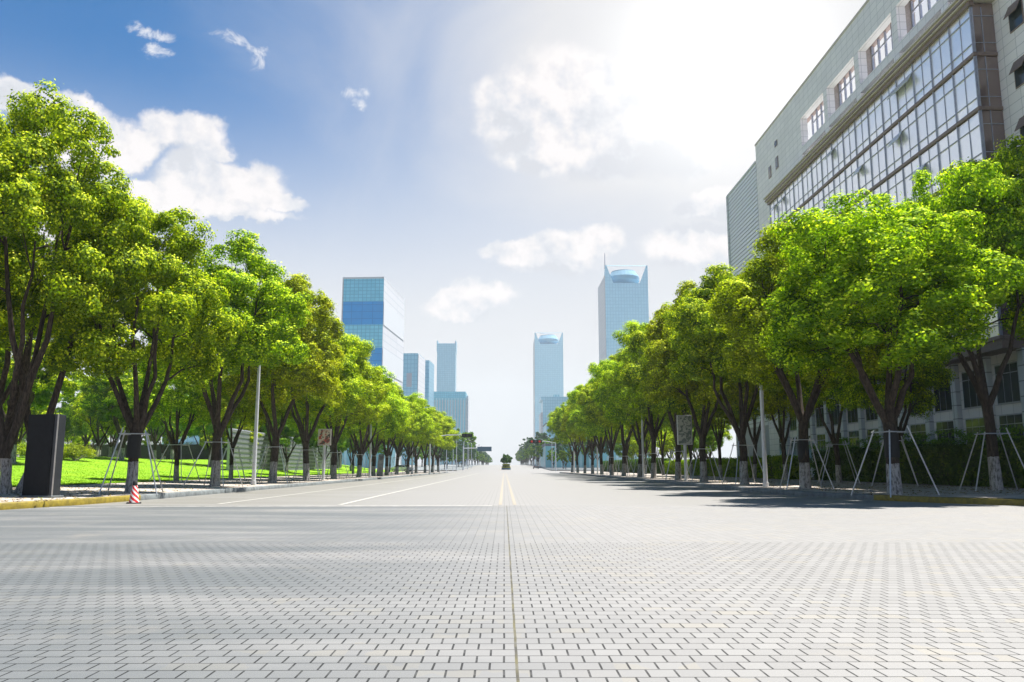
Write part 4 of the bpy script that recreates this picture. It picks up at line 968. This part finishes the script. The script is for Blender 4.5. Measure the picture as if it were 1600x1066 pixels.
# E
def crowned(nm, x, y, w_, H0, Hs, d_, label, mast=None, crane=False):
    r = tower(nm, x, y, 0, label); h = w_ / 2
    mb = MB(); mb.box(-h, h, 0, d_, 0, Hs); mb.build('shaft', m_tow, r)
    for s in (-1, 1):   # triangular corner sails
        mb = MB()
        a = s * h; b = s * (h - w_ * .19)
        mb.add([(a, -.3, Hs), (a, -.3, H0), (a - s * w_ * .03, -.3, H0), (b, -.3, Hs), (a, 1.2, Hs), (a, 1.2, H0), (a - s * w_ * .03, 1.2, H0), (b, 1.2, Hs)],
               [(0, 1, 2, 3), (7, 6, 5, 4), (0, 4, 5, 1), (1, 5, 6, 2), (2, 6, 7, 3), (3, 7, 4, 0)])
        mb.add([(a, 1.3, Hs), (a, 1.3, H0), (a, d_ * .45, Hs), (a - s, 1.3, Hs), (a - s, 1.3, H0), (a - s, d_ * .45, Hs)], [(0, 1, 2), (5, 4, 3), (0, 3, 4, 1), (1, 4, 5, 2), (0, 2, 5, 3)])
        mb.build('corner_sail', m_tow, r)
    mb = MB(); c = (0, d_ / 2); Rr = w_ * .36
    mb.lathe([(Rr * .72, Hs), (Rr * .8, Hs + (H0 - Hs) * .2), (Rr * 1.06, Hs + (H0 - Hs) * .32), (Rr * 1.06, Hs + (H0 - Hs) * .55), (Rr * .82, Hs + (H0 - Hs) * .85), (Rr * .8, Hs + (H0 - Hs) * .9)], 24, c); mb.build('roof_drum', m_drum, r)
    mb = MB(); mb.box(-h - w_ * .01, -h - .02, 1, d_ + 20, 0, H0 - (H0 - Hs) * .55); mb.build('side_wall', m_pale, r)
    mb = MB(); mb.tube([(-h, 0, H0 - .5), (h, 0, H0 - .5)], .35, 6); mb.build('roof_beam', m_tow, r)
    if mast: mb = MB(); mb.tube([(-h, .3, H0 - 4), (-h, .3, mast)], [.7, .35], 6); mb.build('antenna', M['mull'], r)
    if crane:
        mb = MB(); mb.tube([(2, d_ / 2, Hs + 10), (2, d_ / 2, H0 + 2)], .8, 6); mb.tube([(-15, d_ / 2, H0 + 3.5), (12, d_ / 2, H0 + .5)], .6, 6); mb.build('roof_crane', M['mull'], r)
m_tow = TG('hazy_blue_tower_glass', (.36, .62, .76), (.39, .65, .79), (.28, .53, .68), 3.2, 3.9, .3)
crowned('crowned_tower', 138.5, 900, 48.5, 228.5, 208, 48, 'tallest pale blue tower with notched crown and antenna on the right skyline', 243)
r2 = crowned('crowned_tower', 83.0, 1500, 53, 250.5, 229, 53, 'narrower notched-crown tower with a crane on its roof left of the tallest tower', None, True)
# G
r_ = tower('glass_office_block', 62.5, 1000, 0, 'low blue glass office block with pale side strip at the foot of the crane tower')
mb = MB(); mb.box(-15.2, 28, 0, 50, 0, 83.5); mb.build('front_block', m_blue, r_)
mb = MB(); mb.box(-17.5, 28, -.6, 50, 83.52, 87.4); mb.build('roof_band', m_blue, r_)
mb = MB(); mb.box(-17.5, -15.25, 1, 52, 0, 68); mb.build('side_strip', m_pale, r_)
mb = MB(); mb.box(-1.5, 6, 10, 16, 87.42, 91); mb.build('roof_box', m_rib, r_)
# low buildings at the far sides
LB = [('low_shop_building', 28, 300, 26, 40, 9, 'low hazy building right of the far road behind the signal', m_rib), ('low_block', 52, 620, 40, 50, 34, 'faint mid-rise block low on the right skyline beside the crane tower', m_blue),
      ('low_block', -150, 420, 50, 30, 22, 'faint grey block seen through the trees at the far left edge', m_blue), ('low_shop_building', -58, 300, 26, 40, 14, 'low hazy building left of the far road behind the slim poles', m_rib)]
for nm, x, y, w_, d_, h_, lab, mt in LB:
    r = empty(nm, (x, y, 0), 0, label=lab, cat='building')
    mb = MB(); mb.box(-w_ / 2 * (0 if nm == 'q' else 1), w_ / 2, 0, d_, 0, h_); mb.build('wall', mt, r)
    mb = MB(); mb.box(-w_ / 2 - .4, w_ / 2 + .4, -.4, d_ + .4, h_ + .02, h_ + .9); mb.build('roof', M['kerb'], r)

# ------------------------------------------------------------------ haze
m, t = mat('haze_air')
pvn = t.n('ShaderNodeVolumePrincipled', {'Color': (.86, .955, 1.0, 1), 'Density': HAZE, 'Anisotropy': .1})
t.n('ShaderNodeOutputMaterial', {1: pvn.outputs[0]})
mb = MB(); mb.box(-2650, 2650, -70, 2650, -1.2, 262); hz = mb.build('haze', m); hz['kind'] = 'stuff'; hz['label'] = 'pale summer haze between the camera and the far towers'; hz['category'] = 'haze'
C.render.engine = 'CYCLES'
C.cycles.volume_bounces = 0; C.cycles.max_bounces = 7; C.cycles.transparent_max_bounces = 8
